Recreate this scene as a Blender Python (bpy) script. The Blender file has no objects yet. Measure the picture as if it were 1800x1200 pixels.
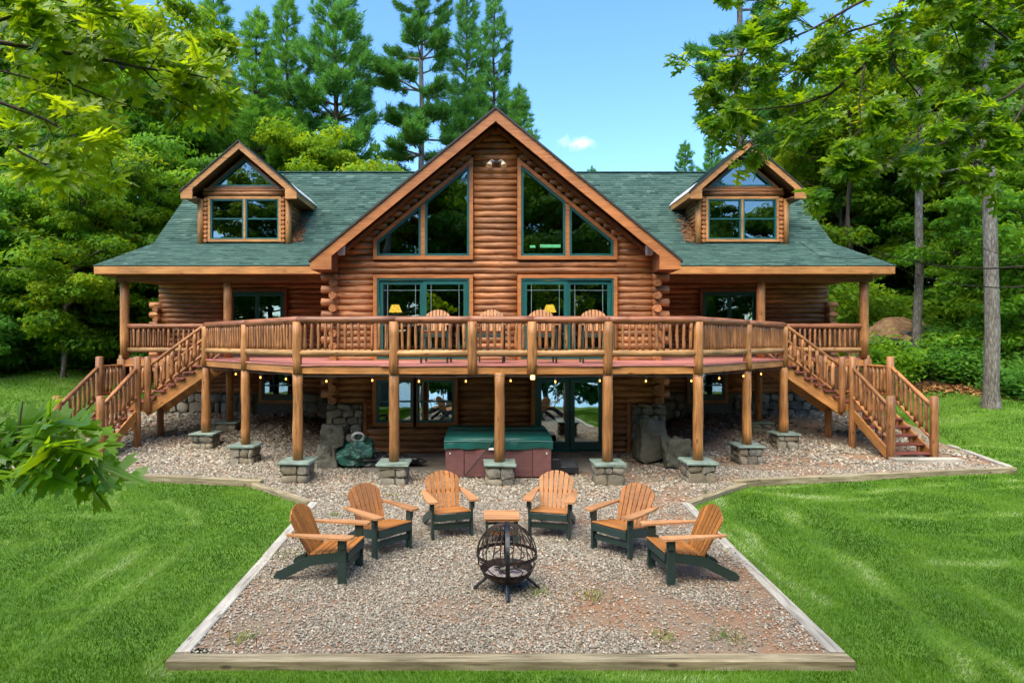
import bpy, bmesh, math, random
import numpy as np
from mathutils import Vector, Matrix, Quaternion, noise as mnoise
from mathutils.geometry import tessellate_polygon
R = math.radians
random.seed(7)
NR = np.random.default_rng(11)
scene = bpy.context.scene
COL = scene.collection

# ---------------------------------------------------------------- camera
CX, CZ, FPX, VX = -0.22, 3.0, 1080.0, 856.0
cam_d = bpy.data.cameras.new('camera'); cam = bpy.data.objects.new('camera', cam_d); COL.objects.link(cam)
cam.location = (CX, 0, CZ); cam.rotation_euler = (R(90), 0, 0)
cam_d.sensor_width = 36; cam_d.lens = 36 * FPX / 1800; cam_d.shift_x = (900 - VX) / 1800
cam_d.clip_start = 0.1; cam_d.clip_end = 3000
scene.camera = cam
# ---------------------------------------------------------------- sky, sun, exposure
SUN_EL, SUN_AZ = R(58), R(-150)         # azimuth from +Y (behind the house) towards +X: high, from the camera side and left
world = bpy.data.worlds.new('World'); scene.world = world; world.use_nodes = True
wn = world.node_tree; wn.nodes.clear()
def N(nt, t, **kw):
    n = nt.nodes.new(t)
    for k, v in kw.items():
        if k.startswith('i_'): n.inputs[k[2:].replace('_', ' ')].default_value = v
        elif k.startswith('n_'): n.inputs[int(k[2:])].default_value = v
        else: setattr(n, k, v)
    return n
out = N(wn, 'ShaderNodeOutputWorld'); bg = N(wn, 'ShaderNodeBackground')
sky = N(wn, 'ShaderNodeTexSky', sky_type='NISHITA', sun_disc=False, sun_elevation=SUN_EL, sun_rotation=SUN_AZ,
        air_density=1.0, dust_density=0.35, ozone_density=5.0, altitude=300)
tc = N(wn, 'ShaderNodeTexCoord')
# one small fair-weather cloud low in the sky behind the roof
sub = N(wn, 'ShaderNodeVectorMath', operation='SUBTRACT'); wn.links.new(tc.outputs['Generated'], sub.inputs[0])
cd = Vector((0.146, 1.0, 0.322)).normalized(); sub.inputs[1].default_value = cd
mul = N(wn, 'ShaderNodeVectorMath', operation='MULTIPLY'); wn.links.new(sub.outputs[0], mul.inputs[0]); mul.inputs[1].default_value = (1/.03, 1/.06, 1/.013)
ln = N(wn, 'ShaderNodeVectorMath', operation='LENGTH'); wn.links.new(mul.outputs[0], ln.inputs[0])
nz = N(wn, 'ShaderNodeTexNoise', i_Scale=60.0, i_Detail=4.0); wn.links.new(tc.outputs['Generated'], nz.inputs['Vector'])
ad = N(wn, 'ShaderNodeMath', operation='MULTIPLY_ADD', n_1=1.6); wn.links.new(nz.outputs['Fac'], ad.inputs[0]); wn.links.new(ln.outputs['Value'], ad.inputs[2])
mr = N(wn, 'ShaderNodeMapRange', interpolation_type='SMOOTHSTEP'); wn.links.new(ad.outputs[0], mr.inputs['Value'])
mr.inputs['From Min'].default_value = 1.75; mr.inputs['From Max'].default_value = 0.75
mr.inputs['To Min'].default_value = 0; mr.inputs['To Max'].default_value = 0.32
mx = N(wn, 'ShaderNodeMix', data_type='RGBA'); wn.links.new(mr.outputs[0], mx.inputs['Factor'])
sat = N(wn, 'ShaderNodeHueSaturation', i_Saturation=1.12); wn.links.new(sky.outputs[0], sat.inputs['Color']); wn.links.new(sat.outputs[0], mx.inputs['A']); mx.inputs['B'].default_value = (7.2, 7.2, 7.3, 1)
wn.links.new(mx.outputs['Result'], bg.inputs['Color']); bg.inputs['Strength'].default_value = 0.108
wn.links.new(bg.outputs[0], out.inputs['Surface'])
sun_d = bpy.data.lights.new('sun', 'SUN'); sun = bpy.data.objects.new('sun', sun_d); COL.objects.link(sun)
sun_d.energy = 2.2; sun_d.angle = R(62); sun_d.color = (1.0, 0.90, 0.70)
sdir = Vector((math.sin(SUN_AZ) * math.cos(SUN_EL), math.cos(SUN_AZ) * math.cos(SUN_EL), math.sin(SUN_EL)))
sun.rotation_euler = sdir.to_track_quat('Z', 'Y').to_euler(); sun.location = sdir * 60
vs = scene.view_settings
scene.display_settings.display_device = 'sRGB'
vs.view_transform = 'Standard'; vs.look = 'None'; vs.gamma = 1.0; vs.use_curve_mapping = False; vs.exposure = 1.95
cy = scene.cycles
cy.use_denoising = True; cy.max_bounces = 4; cy.diffuse_bounces = 2; cy.glossy_bounces = 2; cy.transmission_bounces = 3; cy.use_adaptive_sampling = True; cy.adaptive_threshold = 0.03
cy.transparent_max_bounces = 8; cy.caustics_reflective = False; cy.caustics_refractive = False
cy.sample_clamp_indirect = 8

# ---------------------------------------------------------------- helpers
def px(x, y, D):                       # a photo pixel at a chosen real distance -> the place it stands
    return Vector(((x - VX) / FPX * D + CX, D, CZ - (y - 600) / FPX * D))
def smooth(a, b, t):
    t = np.clip((t - a) / (b - a), 0, 1); return t * t * (3 - 2 * t)
def link(o, parent=None):
    COL.objects.link(o)
    if parent is not None: o.parent = parent
    return o
def tag(o, label, cat=None, group=None, kind=None):
    o['label'] = label
    if cat: o['category'] = cat
    if group: o['group'] = group
    if kind: o['kind'] = kind
    return o
def thing(name, label, cat, loc=(0, 0, 0), rz=0, group=None):
    o = bpy.data.objects.new(name, None); COL.objects.link(o); o.location = loc; o.rotation_euler = (0, 0, rz)
    o.empty_display_size = 0.2
    return tag(o, label, cat, group)
def put(o, parent):
    """parent a child whose own transform is given in world space (parent unrotated, unscaled)"""
    o.parent = parent
    if parent is not None and parent.location.length > 0: o.matrix_parent_inverse = Matrix.Translation(-parent.location)
    return o
def mesh(name, verts, faces, mat=None, smooth_shade=False):
    me = bpy.data.meshes.new(name); me.from_pydata([tuple(v) for v in verts], [], faces); me.update()
    if mat: me.materials.append(mat)
    if smooth_shade: me.polygons.foreach_set('use_smooth', [True] * len(me.polygons))
    return me
def obj(name, me, parent=None, mat=None, local=False):
    o = bpy.data.objects.new(name, me); COL.objects.link(o)
    if parent is not None:
        if local: o.parent = parent
        else: put(o, parent)
    return o
def mesh_np(name, V, F, mat, tint=None, smooth_shade=False):
    V = np.asarray(V, np.float32); F = np.asarray(F, np.int32)
    me = bpy.data.meshes.new(name); k = F.shape[1]
    me.vertices.add(len(V)); me.vertices.foreach_set('co', V.ravel())
    me.loops.add(F.size); me.loops.foreach_set('vertex_index', F.ravel())
    me.polygons.add(len(F)); me.polygons.foreach_set('loop_start', np.arange(0, F.size, k, dtype=np.int32))
    me.polygons.foreach_set('loop_total', np.full(len(F), k, np.int32))
    if smooth_shade: me.polygons.foreach_set('use_smooth', np.ones(len(F), bool))
    if tint is not None:
        a = me.attributes.new('tint', 'FLOAT', 'FACE'); a.data.foreach_set('value', np.asarray(tint, np.float32))
    me.update(calc_edges=True)
    if mat: me.materials.append(mat)
    return me
def box_mesh(name, a, b, mat):
    x0, y0, z0 = a; x1, y1, z1 = b
    v = [(x0,y0,z0),(x1,y0,z0),(x1,y1,z0),(x0,y1,z0),(x0,y0,z1),(x1,y0,z1),(x1,y1,z1),(x0,y1,z1)]
    return mesh(name, v, [(0,3,2,1),(4,5,6,7),(0,1,5,4),(1,2,6,5),(2,3,7,6),(3,0,4,7)], mat)
def bevel_box(name, a, b, mat, w=0.006, seg=1):
    bm = bmesh.new(); bmesh.ops.create_cube(bm, size=1)
    for v in bm.verts:
        v.co = Vector([(a[i] + b[i]) / 2 + v.co[i] * (b[i] - a[i]) for i in range(3)])
    bmesh.ops.bevel(bm, geom=bm.edges[:] , offset=w, segments=seg, affect='EDGES', profile=0.5)
    me = bpy.data.meshes.new(name); bm.to_mesh(me); bm.free()
    if mat: me.materials.append(mat)
    return me
def prism_yz(name, prof, x0, x1, mat):
    """profile in (y,z), extruded along x"""
    n = len(prof); v = [(x0, p[0], p[1]) for p in prof] + [(x1, p[0], p[1]) for p in prof]
    f = [tuple(range(n))[::-1], tuple(range(n, 2*n))] + [(i, (i+1) % n, n + (i+1) % n, n + i) for i in range(n)]
    return fixn(mesh(name, v, f, mat))
def prism_xz(name, prof, y0, y1, mat):
    n = len(prof); v = [(p[0], y0, p[1]) for p in prof] + [(p[0], y1, p[1]) for p in prof]
    f = [tuple(range(n)), tuple(range(n, 2*n))[::-1]] + [(i, (i+1) % n, n + (i+1) % n, n + i) for i in range(n)]
    return fixn(mesh(name, v, f, mat))
def prism_xy(name, prof, z0, z1, mat):
    n = len(prof); v = [(p[0], p[1], z0) for p in prof] + [(p[0], p[1], z1) for p in prof]
    f = [tuple(range(n))[::-1], tuple(range(n, 2*n))] + [(i, (i+1) % n, n + (i+1) % n, n + i) for i in range(n)]
    return fixn(mesh(name, v, f, mat))
def fixn(me):
    bm = bmesh.new(); bm.from_mesh(me); bmesh.ops.recalc_face_normals(bm, faces=bm.faces[:]); bm.to_mesh(me); bm.free(); return me
def log_mesh(name, L, r, mat, sides=10, rings=5, wob=0.06, dome=0.0, r2=None, seed=None):
    """a peeled log along local +X from 0 to L"""
    g = random.Random(seed if seed is not None else random.random())
    V = []; F = []; r2 = r if r2 is None else r2
    oy = [g.uniform(-1, 1) * r * wob for _ in range(rings)]; oz = [g.uniform(-1, 1) * r * wob for _ in range(rings)]
    rs = [1 + g.uniform(-1, 1) * wob for _ in range(rings)]
    xs = [L * i / (rings - 1) for i in range(rings)]
    rad = [(r + (r2 - r) * i / (rings - 1)) * rs[i] for i in range(rings)]
    if dome > 0:
        xs = [0, dome] + xs[1:-1] + [L - dome, L]; rad = [rad[0] * .72, rad[0]] + rad[1:-1] + [rad[-1], rad[-1] * .72]
        oy = [oy[0]] + oy + [oy[-1]]; oz = [oz[0]] + oz + [oz[-1]]
    m = len(xs)
    for i in range(m):
        for k in range(sides):
            a = 2 * math.pi * (k + .5) / sides; rr = rad[i] * (1 + g.uniform(-.25, .25) * wob)
            V.append((xs[i], oy[i] + rr * math.cos(a), oz[i] + rr * math.sin(a)))
    for i in range(m - 1):
        for k in range(sides):
            k2 = (k + 1) % sides
            F.append((i*sides + k, i*sides + k2, (i+1)*sides + k2, (i+1)*sides + k))
    nside = len(F)
    F.append(tuple(range(sides))[::-1]); F.append(tuple(range((m-1)*sides, m*sides)))
    me = mesh(name, V, F, mat)
    sm = [True] * nside + [False, False]; me.polygons.foreach_set('use_smooth', sm)
    return me
XAX = Vector((1, 0, 0))
def orient(o, p0, p1, up=None):
    d = (Vector(p1) - Vector(p0)).normalized()
    if up is None: q = XAX.rotation_difference(d)
    else:
        z = Vector(up); y = z.cross(d).normalized(); z = d.cross(y)
        q = Matrix((d, y, z)).transposed().to_quaternion()
    o.rotation_mode = 'QUATERNION'; o.rotation_quaternion = q; o.location = p0
def log(name, p0, p1, r, parent, mat, **kw):
    L = (Vector(p1) - Vector(p0)).length
    o = obj(name, log_mesh(name, L, r, mat, **kw), parent); orient(o, p0, p1); return o
def board(name, p0, p1, w, t, parent, mat, up=(0, 0, 1), off=0.0):
    """board along p0-p1; w = size along 'up', t = thickness across; sits with its centre line on p0-p1"""
    L = (Vector(p1) - Vector(p0)).length
    o = obj(name, bevel_box(name, (0, -t/2, -w/2 + off), (L, t/2, w/2 + off), mat, min(.008, t * .2)), parent)
    orient(o, p0, p1, up); return o
_memo = {}
def shared(key, fn):
    if key not in _memo: _memo[key] = fn()
    return _memo[key]
def tube_np(pts, rad, sides=6):
    """returns V,F for a tube through pts with radii"""
    P = [Vector(p) for p in pts]; V = []; F = []
    for i, p in enumerate(P):
        d = (P[min(i+1, len(P)-1)] - P[max(i-1, 0)]).normalized()
        a = d.cross(Vector((0, 0, 1)));  a = a.normalized() if a.length > .05 else Vector((1, 0, 0)); b = d.cross(a)
        for k in range(sides):
            t = 2 * math.pi * k / sides
            V.append(p + (a * math.cos(t) + b * math.sin(t)) * rad[i])
    for i in range(len(P) - 1):
        for k in range(sides):
            k2 = (k + 1) % sides; F.append((i*sides+k, (i+1)*sides+k, (i+1)*sides+k2, i*sides+k2))
    return V, F
def tubes(name, list_, mat, sides=6):
    V = []; F = []
    for pts, rad in list_:
        v, f = tube_np(pts, rad, sides); o = len(V); V += v; F += [tuple(i + o for i in q) for q in f]
    return fixn(mesh(name, V, F, mat, True))

# ---------------------------------------------------------------- materials
def newmat(name):
    m = bpy.data.materials.new(name); m.use_nodes = True; nt = m.node_tree; nt.nodes.clear()
    o = N(nt, 'ShaderNodeOutputMaterial'); b = N(nt, 'ShaderNodeBsdfPrincipled'); nt.links.new(b.outputs[0], o.inputs[0])
    return m, nt, b, o
def ramp(nt, fac, stops):
    r = N(nt, 'ShaderNodeValToRGB'); el = r.color_ramp.elements
    while len(el) < len(stops): el.new(0.5)
    for e, (p, c) in zip(el, stops): e.position = p; e.color = (*c, 1)
    nt.links.new(fac, r.inputs[0]); return r
def wood(name, dark, mid, light, rough=0.5, grain=(1.2, 14, 14), bump=0.25, var=0.25, knots=True, spec=0.4, coat=0.0):
    m, nt, b, o = newmat(name); L = nt.links.new
    tcn = N(nt, 'ShaderNodeTexCoord'); oi = N(nt, 'ShaderNodeObjectInfo')
    sc = N(nt, 'ShaderNodeVectorMath', operation='SCALE'); sc.inputs[0].default_value = (17, 31, 23); L(oi.outputs['Random'], sc.inputs['Scale'])
    ad = N(nt, 'ShaderNodeVectorMath', operation='ADD'); L(tcn.outputs['Object'], ad.inputs[0]); L(sc.outputs[0], ad.inputs[1])
    mp = N(nt, 'ShaderNodeMapping'); mp.inputs['Scale'].default_value = grain; L(ad.outputs[0], mp.inputs[0])
    n1 = N(nt, 'ShaderNodeTexNoise', i_Scale=1.6, i_Detail=5.0, i_Roughness=0.62, i_Distortion=0.4); L(mp.outputs[0], n1.inputs['Vector'])
    r1 = ramp(nt, n1.outputs['Fac'], [(0.28, dark), (0.5, mid), (0.74, light)])
    n2 = N(nt, 'ShaderNodeTexNoise', i_Scale=1.3, i_Detail=3.0); L(ad.outputs[0], n2.inputs['Vector'])
    mr = N(nt, 'ShaderNodeMapRange'); L(n2.outputs['Fac'], mr.inputs[0]); mr.inputs['From Min'].default_value = .3; mr.inputs['From Max'].default_value = .7
    mr.inputs['To Min'].default_value = .72; mr.inputs['To Max'].default_value = 1.2
    mv = N(nt, 'ShaderNodeMapRange'); L(oi.outputs['Random'], mv.inputs[0]); mv.inputs['To Min'].default_value = 1 - var; mv.inputs['To Max'].default_value = 1 + var * .7
    mu = N(nt, 'ShaderNodeMath', operation='MULTIPLY'); L(mr.outputs[0], mu.inputs[0]); L(mv.outputs[0], mu.inputs[1])
    hs = N(nt, 'ShaderNodeHueSaturation'); L(r1.outputs[0], hs.inputs['Color']); L(mu.outputs[0], hs.inputs['Value'])
    col = hs.outputs[0]; hgt = n1.outputs['Fac']
    if knots:
        vo = N(nt, 'ShaderNodeTexVoronoi', i_Scale=1.0, i_Randomness=1.0); mk = N(nt, 'ShaderNodeMapping'); mk.inputs['Scale'].default_value = (2.2, 6, 6)
        L(ad.outputs[0], mk.inputs[0]); L(mk.outputs[0], vo.inputs['Vector'])
        kr = N(nt, 'ShaderNodeMapRange', interpolation_type='SMOOTHSTEP'); L(vo.outputs['Distance'], kr.inputs[0])
        kr.inputs['From Min'].default_value = .06; kr.inputs['From Max'].default_value = .17; kr.inputs['To Min'].default_value = .75; kr.inputs['To Max'].default_value = 0
        mk2 = N(nt, 'ShaderNodeMix', data_type='RGBA'); L(kr.outputs[0], mk2.inputs['Factor']); L(col, mk2.inputs['A'])
        mk2.inputs['B'].default_value = (dark[0]*.3, dark[1]*.3, dark[2]*.3, 1); col = mk2.outputs['Result']
    if knots:                                          # drying checks along the grain
        mq = N(nt, 'ShaderNodeMapping'); mq.inputs['Scale'].default_value = (1.1, 26, 26); L(ad.outputs[0], mq.inputs[0])
        nq = N(nt, 'ShaderNodeTexNoise', i_Scale=1.0, i_Detail=2.0); L(mq.outputs[0], nq.inputs['Vector'])
        kq = N(nt, 'ShaderNodeMapRange', interpolation_type='SMOOTHSTEP'); L(nq.outputs['Fac'], kq.inputs[0]); kq.inputs['From Min'].default_value = .66; kq.inputs['From Max'].default_value = .74; kq.inputs['To Max'].default_value = .7
        mq2 = N(nt, 'ShaderNodeMix', data_type='RGBA'); L(kq.outputs[0], mq2.inputs['Factor']); L(col, mq2.inputs['A']); mq2.inputs['B'].default_value = (dark[0]*.35, dark[1]*.35, dark[2]*.35, 1); col = mq2.outputs['Result']
    L(col, b.inputs['Base Color']); b.inputs['Roughness'].default_value = rough; b.inputs['Specular IOR Level'].default_value = spec
    if coat: b.inputs['Coat Weight'].default_value = coat; b.inputs['Coat Roughness'].default_value = .3
    bp = N(nt, 'ShaderNodeBump', i_Strength=bump, i_Distance=0.02); L(hgt, bp.inputs['Height']); L(bp.outputs[0], b.inputs['Normal'])
    return m
def plain(name, c, rough=.5, metal=0, var=.12, scale=6, bump=0, spec=.5, c2=None, emit=None):
    m, nt, b, o = newmat(name); L = nt.links.new
    tcn = N(nt, 'ShaderNodeTexCoord'); n1 = N(nt, 'ShaderNodeTexNoise', i_Scale=scale, i_Detail=5.0, i_Roughness=.6); L(tcn.outputs['Object'], n1.inputs['Vector'])
    c2 = c2 or tuple(min(1, v * (1 + 2*var)) for v in c); c1 = tuple(v * (1 - 2*var) for v in c)
    r = ramp(nt, n1.outputs['Fac'], [(.3, c1), (.5, c), (.7, c2)]); L(r.outputs[0], b.inputs['Base Color'])
    b.inputs['Roughness'].default_value = rough; b.inputs['Metallic'].default_value = metal; b.inputs['Specular IOR Level'].default_value = spec
    if bump:
        bp = N(nt, 'ShaderNodeBump', i_Strength=bump, i_Distance=0.02); L(n1.outputs['Fac'], bp.inputs['Height']); L(bp.outputs[0], b.inputs['Normal'])
    if emit: b.inputs['Emission Color'].default_value = (*emit[:3], 1); b.inputs['Emission Strength'].default_value = emit[3]
    return m
def stone(name, cols, scale=5, bump=.6, rough=.85, rnd=True):
    m, nt, b, o = newmat(name); L = nt.links.new
    tcn = N(nt, 'ShaderNodeTexCoord'); oi = N(nt, 'ShaderNodeObjectInfo')
    sc = N(nt, 'ShaderNodeVectorMath', operation='SCALE'); sc.inputs[0].default_value = (37, 11, 53); L(oi.outputs['Random'], sc.inputs['Scale'])
    geo = N(nt, 'ShaderNodeNewGeometry')
    ad = N(nt, 'ShaderNodeVectorMath', operation='ADD'); L(geo.outputs['Position'], ad.inputs[0]); L(sc.outputs[0], ad.inputs[1])
    n1 = N(nt, 'ShaderNodeTexNoise', i_Scale=scale, i_Detail=6.0, i_Roughness=.7); L(ad.outputs[0], n1.inputs['Vector'])
    mixv = N(nt, 'ShaderNodeMath', operation='MULTIPLY_ADD', n_1=.55); L(oi.outputs['Random'], mixv.inputs[0])
    m2 = N(nt, 'ShaderNodeMath', operation='MULTIPLY_ADD', n_1=.9, n_2=-.22); L(n1.outputs['Fac'], m2.inputs[0]); L(m2.outputs[0], mixv.inputs[2])
    k = len(cols); r = ramp(nt, mixv.outputs[0] if rnd else n1.outputs['Fac'], [(.15 + .7 * i / (k - 1), c) for i, c in enumerate(cols)])
    L(r.outputs[0], b.inputs['Base Color']); b.inputs['Roughness'].default_value = rough
    bp = N(nt, 'ShaderNodeBump', i_Strength=bump, i_Distance=0.03); L(n1.outputs['Fac'], bp.inputs['Height']); L(bp.outputs[0], b.inputs['Normal'])
    return m
def tinted(name, stops, rough=.8, trans=0.0, tcol=None, spec=.15, objvar=0.0, posvar=None, attr='tint'):
    """colour from the per-face 'tint' value; optional translucency for leaves"""
    m, nt, b, o = newmat(name); L = nt.links.new
    at = N(nt, 'ShaderNodeAttribute', attribute_name=attr); f = at.outputs['Fac']
    if objvar:
        oi = N(nt, 'ShaderNodeObjectInfo'); ma = N(nt, 'ShaderNodeMath', operation='MULTIPLY_ADD', n_1=objvar); L(oi.outputs['Random'], ma.inputs[0])
        mb = N(nt, 'ShaderNodeMath', operation='ADD', n_1=-objvar/2); L(f, mb.inputs[0]); L(mb.outputs[0], ma.inputs[2]); f = ma.outputs[0]
    if posvar:
        g = N(nt, 'ShaderNodeNewGeometry'); nn = N(nt, 'ShaderNodeTexNoise', i_Scale=posvar[0], i_Detail=3.0); L(g.outputs['Position'], nn.inputs['Vector'])
        mc = N(nt, 'ShaderNodeMath', operation='MULTIPLY_ADD', n_1=posvar[1]); L(nn.outputs['Fac'], mc.inputs[0])
        md = N(nt, 'ShaderNodeMath', operation='ADD', n_1=-posvar[1]/2); L(f, md.inputs[0]); L(md.outputs[0], mc.inputs[2]); f = mc.outputs[0]
    r = ramp(nt, f, stops); L(r.outputs[0], b.inputs['Base Color']); b.inputs['Roughness'].default_value = rough; b.inputs['Specular IOR Level'].default_value = spec
    if trans:
        t = N(nt, 'ShaderNodeBsdfTranslucent'); mixc = N(nt, 'ShaderNodeMix', data_type='RGBA', blend_type='MULTIPLY'); mixc.inputs['Factor'].default_value = 1
        L(r.outputs[0], mixc.inputs['A']); mixc.inputs['B'].default_value = (*(tcol or (2.2, 1.8, .7)), 1); L(mixc.outputs['Result'], t.inputs['Color'])
        ms = N(nt, 'ShaderNodeMixShader'); ms.inputs[0].default_value = trans; L(b.outputs[0], ms.inputs[1]); L(t.outputs[0], ms.inputs[2]); L(ms.outputs[0], o.inputs[0])
    return m
M = {}
M['log']   = wood('log_stain', (.14,.050,.016), (.36,.138,.047), (.54,.245,.10), rough=.5, var=.34, coat=.06)
M['logend'] = wood('log_end', (.22,.075,.025), (.42,.15,.05), (.55,.22,.08), rough=.6, grain=(4,5,5), knots=False)
M['rail']  = wood('rail_log', (.12,.048,.017), (.30,.125,.042), (.46,.22,.085), rough=.5, var=.26, coat=.05)
M['railtop'] = wood('top_rail_log', (.10,.035,.016), (.26,.095,.042), (.38,.16,.075), rough=.42, var=.2, coat=.12)
M['greylog'] = wood('lower_rail_log', (.17,.085,.03), (.36,.19,.07), (.50,.31,.14), rough=.55, var=.2)
M['post']  = wood('post_log', (.17,.07,.022), (.36,.155,.048), (.50,.25,.085), rough=.5, var=.14)
M['trim']  = wood('trim_board', (.26,.085,.025), (.42,.15,.043), (.52,.21,.07), rough=.45, var=.1, knots=False)
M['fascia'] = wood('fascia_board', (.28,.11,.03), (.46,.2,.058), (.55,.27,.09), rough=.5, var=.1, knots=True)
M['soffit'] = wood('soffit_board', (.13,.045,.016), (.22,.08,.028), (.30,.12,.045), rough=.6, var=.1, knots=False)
M['tread'] = wood('tread_board', (.10,.028,.02), (.17,.046,.034), (.23,.075,.055), rough=.5, var=.12, knots=False)
M['deck']  = wood('deck_board', (.32,.11,.09), (.42,.155,.125), (.48,.20,.165), rough=.55, var=.1, knots=False)
M['timber'] = wood('weathered_timber', (.19,.165,.13), (.38,.35,.29), (.52,.48,.41), rough=.8, var=.12)
M['timberdark'] = wood('damp_timber', (.13,.10,.055), (.27,.22,.13), (.42,.36,.24), rough=.8, var=.12)
M['slat']  = wood('chair_slat', (.30,.112,.026), (.37,.145,.036), (.43,.18,.048), rough=.42, grain=(1, 20, 20), bump=.06, var=.16, knots=False)
M['arm']   = wood('chair_arm', (.38,.175,.075), (.46,.225,.10), (.52,.265,.125), rough=.4, grain=(1, 20, 20), bump=.06, var=.12, knots=False)
M['green'] = plain('chair_green', (.018,.038,.031), .5, var=.08)
M['frame'] = plain('window_green', (.012,.095,.085), .35, var=.06)
M['muntin'] = plain('muntin_grey', (.16,.26,.24), .4)
M['white'] = plain('white_metal', (.78,.78,.76), .35, var=.04)
M['offwhite'] = plain('speaker_plastic', (.62,.61,.57), .5, var=.05)
M['black'] = plain('black_plastic', (.012,.013,.015), .45)
M['rust']  = plain('rusted_steel', (.035,.026,.022), .6, metal=.55, var=.25, scale=25, bump=.3, c2=(.11,.05,.03))
M['steel'] = plain('black_steel', (.03,.034,.04), .38, metal=.7, var=.2, scale=15)
M['ash']   = plain('ash', (.30,.25,.23), .95, var=.25, scale=30, bump=.8)
M['concrete'] = plain('concrete', (.15,.13,.10), .9, var=.15, scale=3, bump=.2)
M['mortar'] = plain('mortar', (.12,.115,.095), .95, var=.2, scale=12, bump=.4)
M['cap']   = plain('bluestone_cap', (.15,.20,.165), .8, var=.2, scale=5, bump=.2)
M['stone'] = stone('field_stone', [(.055,.055,.05), (.15,.135,.10), (.21,.17,.11), (.28,.25,.19), (.10,.10,.09)])
M['boulder'] = stone('boulder_stone', [(.035,.034,.024), (.075,.072,.052), (.12,.112,.08), (.06,.063,.044)], scale=2.2)
M['vinyl'] = plain('green_vinyl', (.008,.075,.062), .3, var=.1, scale=3, bump=.15)
M['tub']   = plain('tub_cabinet', (.15,.062,.058), .5, var=.1, scale=8)
M['tarp']  = plain('green_tarp', (.012,.065,.045), .45, var=.3, scale=5, bump=.3)
M['liner'] = plain('black_liner', (.015,.016,.017), .35, var=.3, scale=8, bump=.3)
M['hose']  = plain('grey_hose', (.45,.45,.43), .4, var=.15, scale=30)
M['inner'] = plain('interior_wood', (.20,.095,.04), .6, var=.2)
M['dark_backing'] = plain('dark_backing_sheet', (.02,.05,.062), .7, var=.15)
M['shade'] = plain('lamp_shade', (.8,.55,.2), .7, emit=(1.0,.52,.07,2.8))
M['bulb']  = plain('bulb_glow', (.9,.6,.2), .3, emit=(1.0,.36,.04,1.8))
def bark(name, dark, mid, light):
    m, nt, b, o = newmat(name); L = nt.links.new; tcn = N(nt, 'ShaderNodeTexCoord')
    mp = N(nt, 'ShaderNodeMapping'); mp.inputs['Scale'].default_value = (14, 14, 3.2); L(tcn.outputs['Object'], mp.inputs[0])
    n1 = N(nt, 'ShaderNodeTexNoise', i_Scale=1.0, i_Detail=7.0, i_Roughness=.7, i_Distortion=.8); L(mp.outputs[0], n1.inputs['Vector'])
    vo = N(nt, 'ShaderNodeTexVoronoi', i_Scale=1.1, feature='DISTANCE_TO_EDGE'); L(mp.outputs[0], vo.inputs['Vector'])
    n2 = N(nt, 'ShaderNodeTexNoise', i_Scale=1.4, i_Detail=4.0); L(tcn.outputs['Object'], n2.inputs['Vector'])
    ad = N(nt, 'ShaderNodeMath', operation='MULTIPLY_ADD', n_1=.55); L(vo.outputs['Distance'], ad.inputs[0]); L(n1.outputs['Fac'], ad.inputs[2])
    a2 = N(nt, 'ShaderNodeMath', operation='MULTIPLY_ADD', n_1=.35); L(n2.outputs['Fac'], a2.inputs[0]); L(ad.outputs[0], a2.inputs[2])
    r = ramp(nt, a2.outputs[0], [(.5, dark), (.72, mid), (.95, light)]); L(r.outputs[0], b.inputs['Base Color']); b.inputs['Roughness'].default_value = .95
    bp = N(nt, 'ShaderNodeBump', i_Strength=1.0, i_Distance=.04); L(ad.outputs[0], bp.inputs['Height']); L(bp.outputs[0], b.inputs['Normal']); return m
M['bark']  = bark('bark_grey', (.045,.038,.03), (.13,.115,.095), (.27,.255,.22))
M['barkdark'] = plain('bark_dark', (.055,.04,.03), .95, var=.3, scale=10, bump=.8)
M['twig']  = plain('twig_bark', (.06,.045,.03), .85, var=.3, scale=30)
M['tiles'] = plain('letter_tile_green', (.12,.55,.22), .5, var=.05)
M['tileink'] = plain('letter_ink', (.02,.12,.06), .6)
def glass(name, refl, tint, rough=0.01, wave=0.0, wscale=1.5):
    m, nt, b, o = newmat(name); nt.nodes.remove(b); L = nt.links.new
    g = N(nt, 'ShaderNodeBsdfGlossy'); g.inputs['Roughness'].default_value = rough; g.inputs['Color'].default_value = (.85, .95, .95, 1)
    t = N(nt, 'ShaderNodeBsdfTransparent'); t.inputs['Color'].default_value = (*tint, 1)
    lw = N(nt, 'ShaderNodeFresnel', i_IOR=1.5); ma = N(nt, 'ShaderNodeMath', operation='ADD', n_1=refl, use_clamp=True); L(lw.outputs[0], ma.inputs[0])
    ms = N(nt, 'ShaderNodeMixShader'); L(ma.outputs[0], ms.inputs[0]); L(t.outputs[0], ms.inputs[1]); L(g.outputs[0], ms.inputs[2]); L(ms.outputs[0], o.inputs[0])
    if wave:
        tcn = N(nt, 'ShaderNodeTexCoord'); nn = N(nt, 'ShaderNodeTexNoise', i_Scale=wscale, i_Detail=1.0); L(tcn.outputs['Object'], nn.inputs['Vector'])
        bp = N(nt, 'ShaderNodeBump', i_Strength=wave, i_Distance=.05); L(nn.outputs['Fac'], bp.inputs['Height']); L(bp.outputs[0], g.inputs['Normal'])
    return m
M['glass'] = glass('window_glass', .17, (.36, .40, .36), wave=.05)
M['glassdoor'] = glass('door_glass', .42, (.25, .33, .33), wave=.06)
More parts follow.
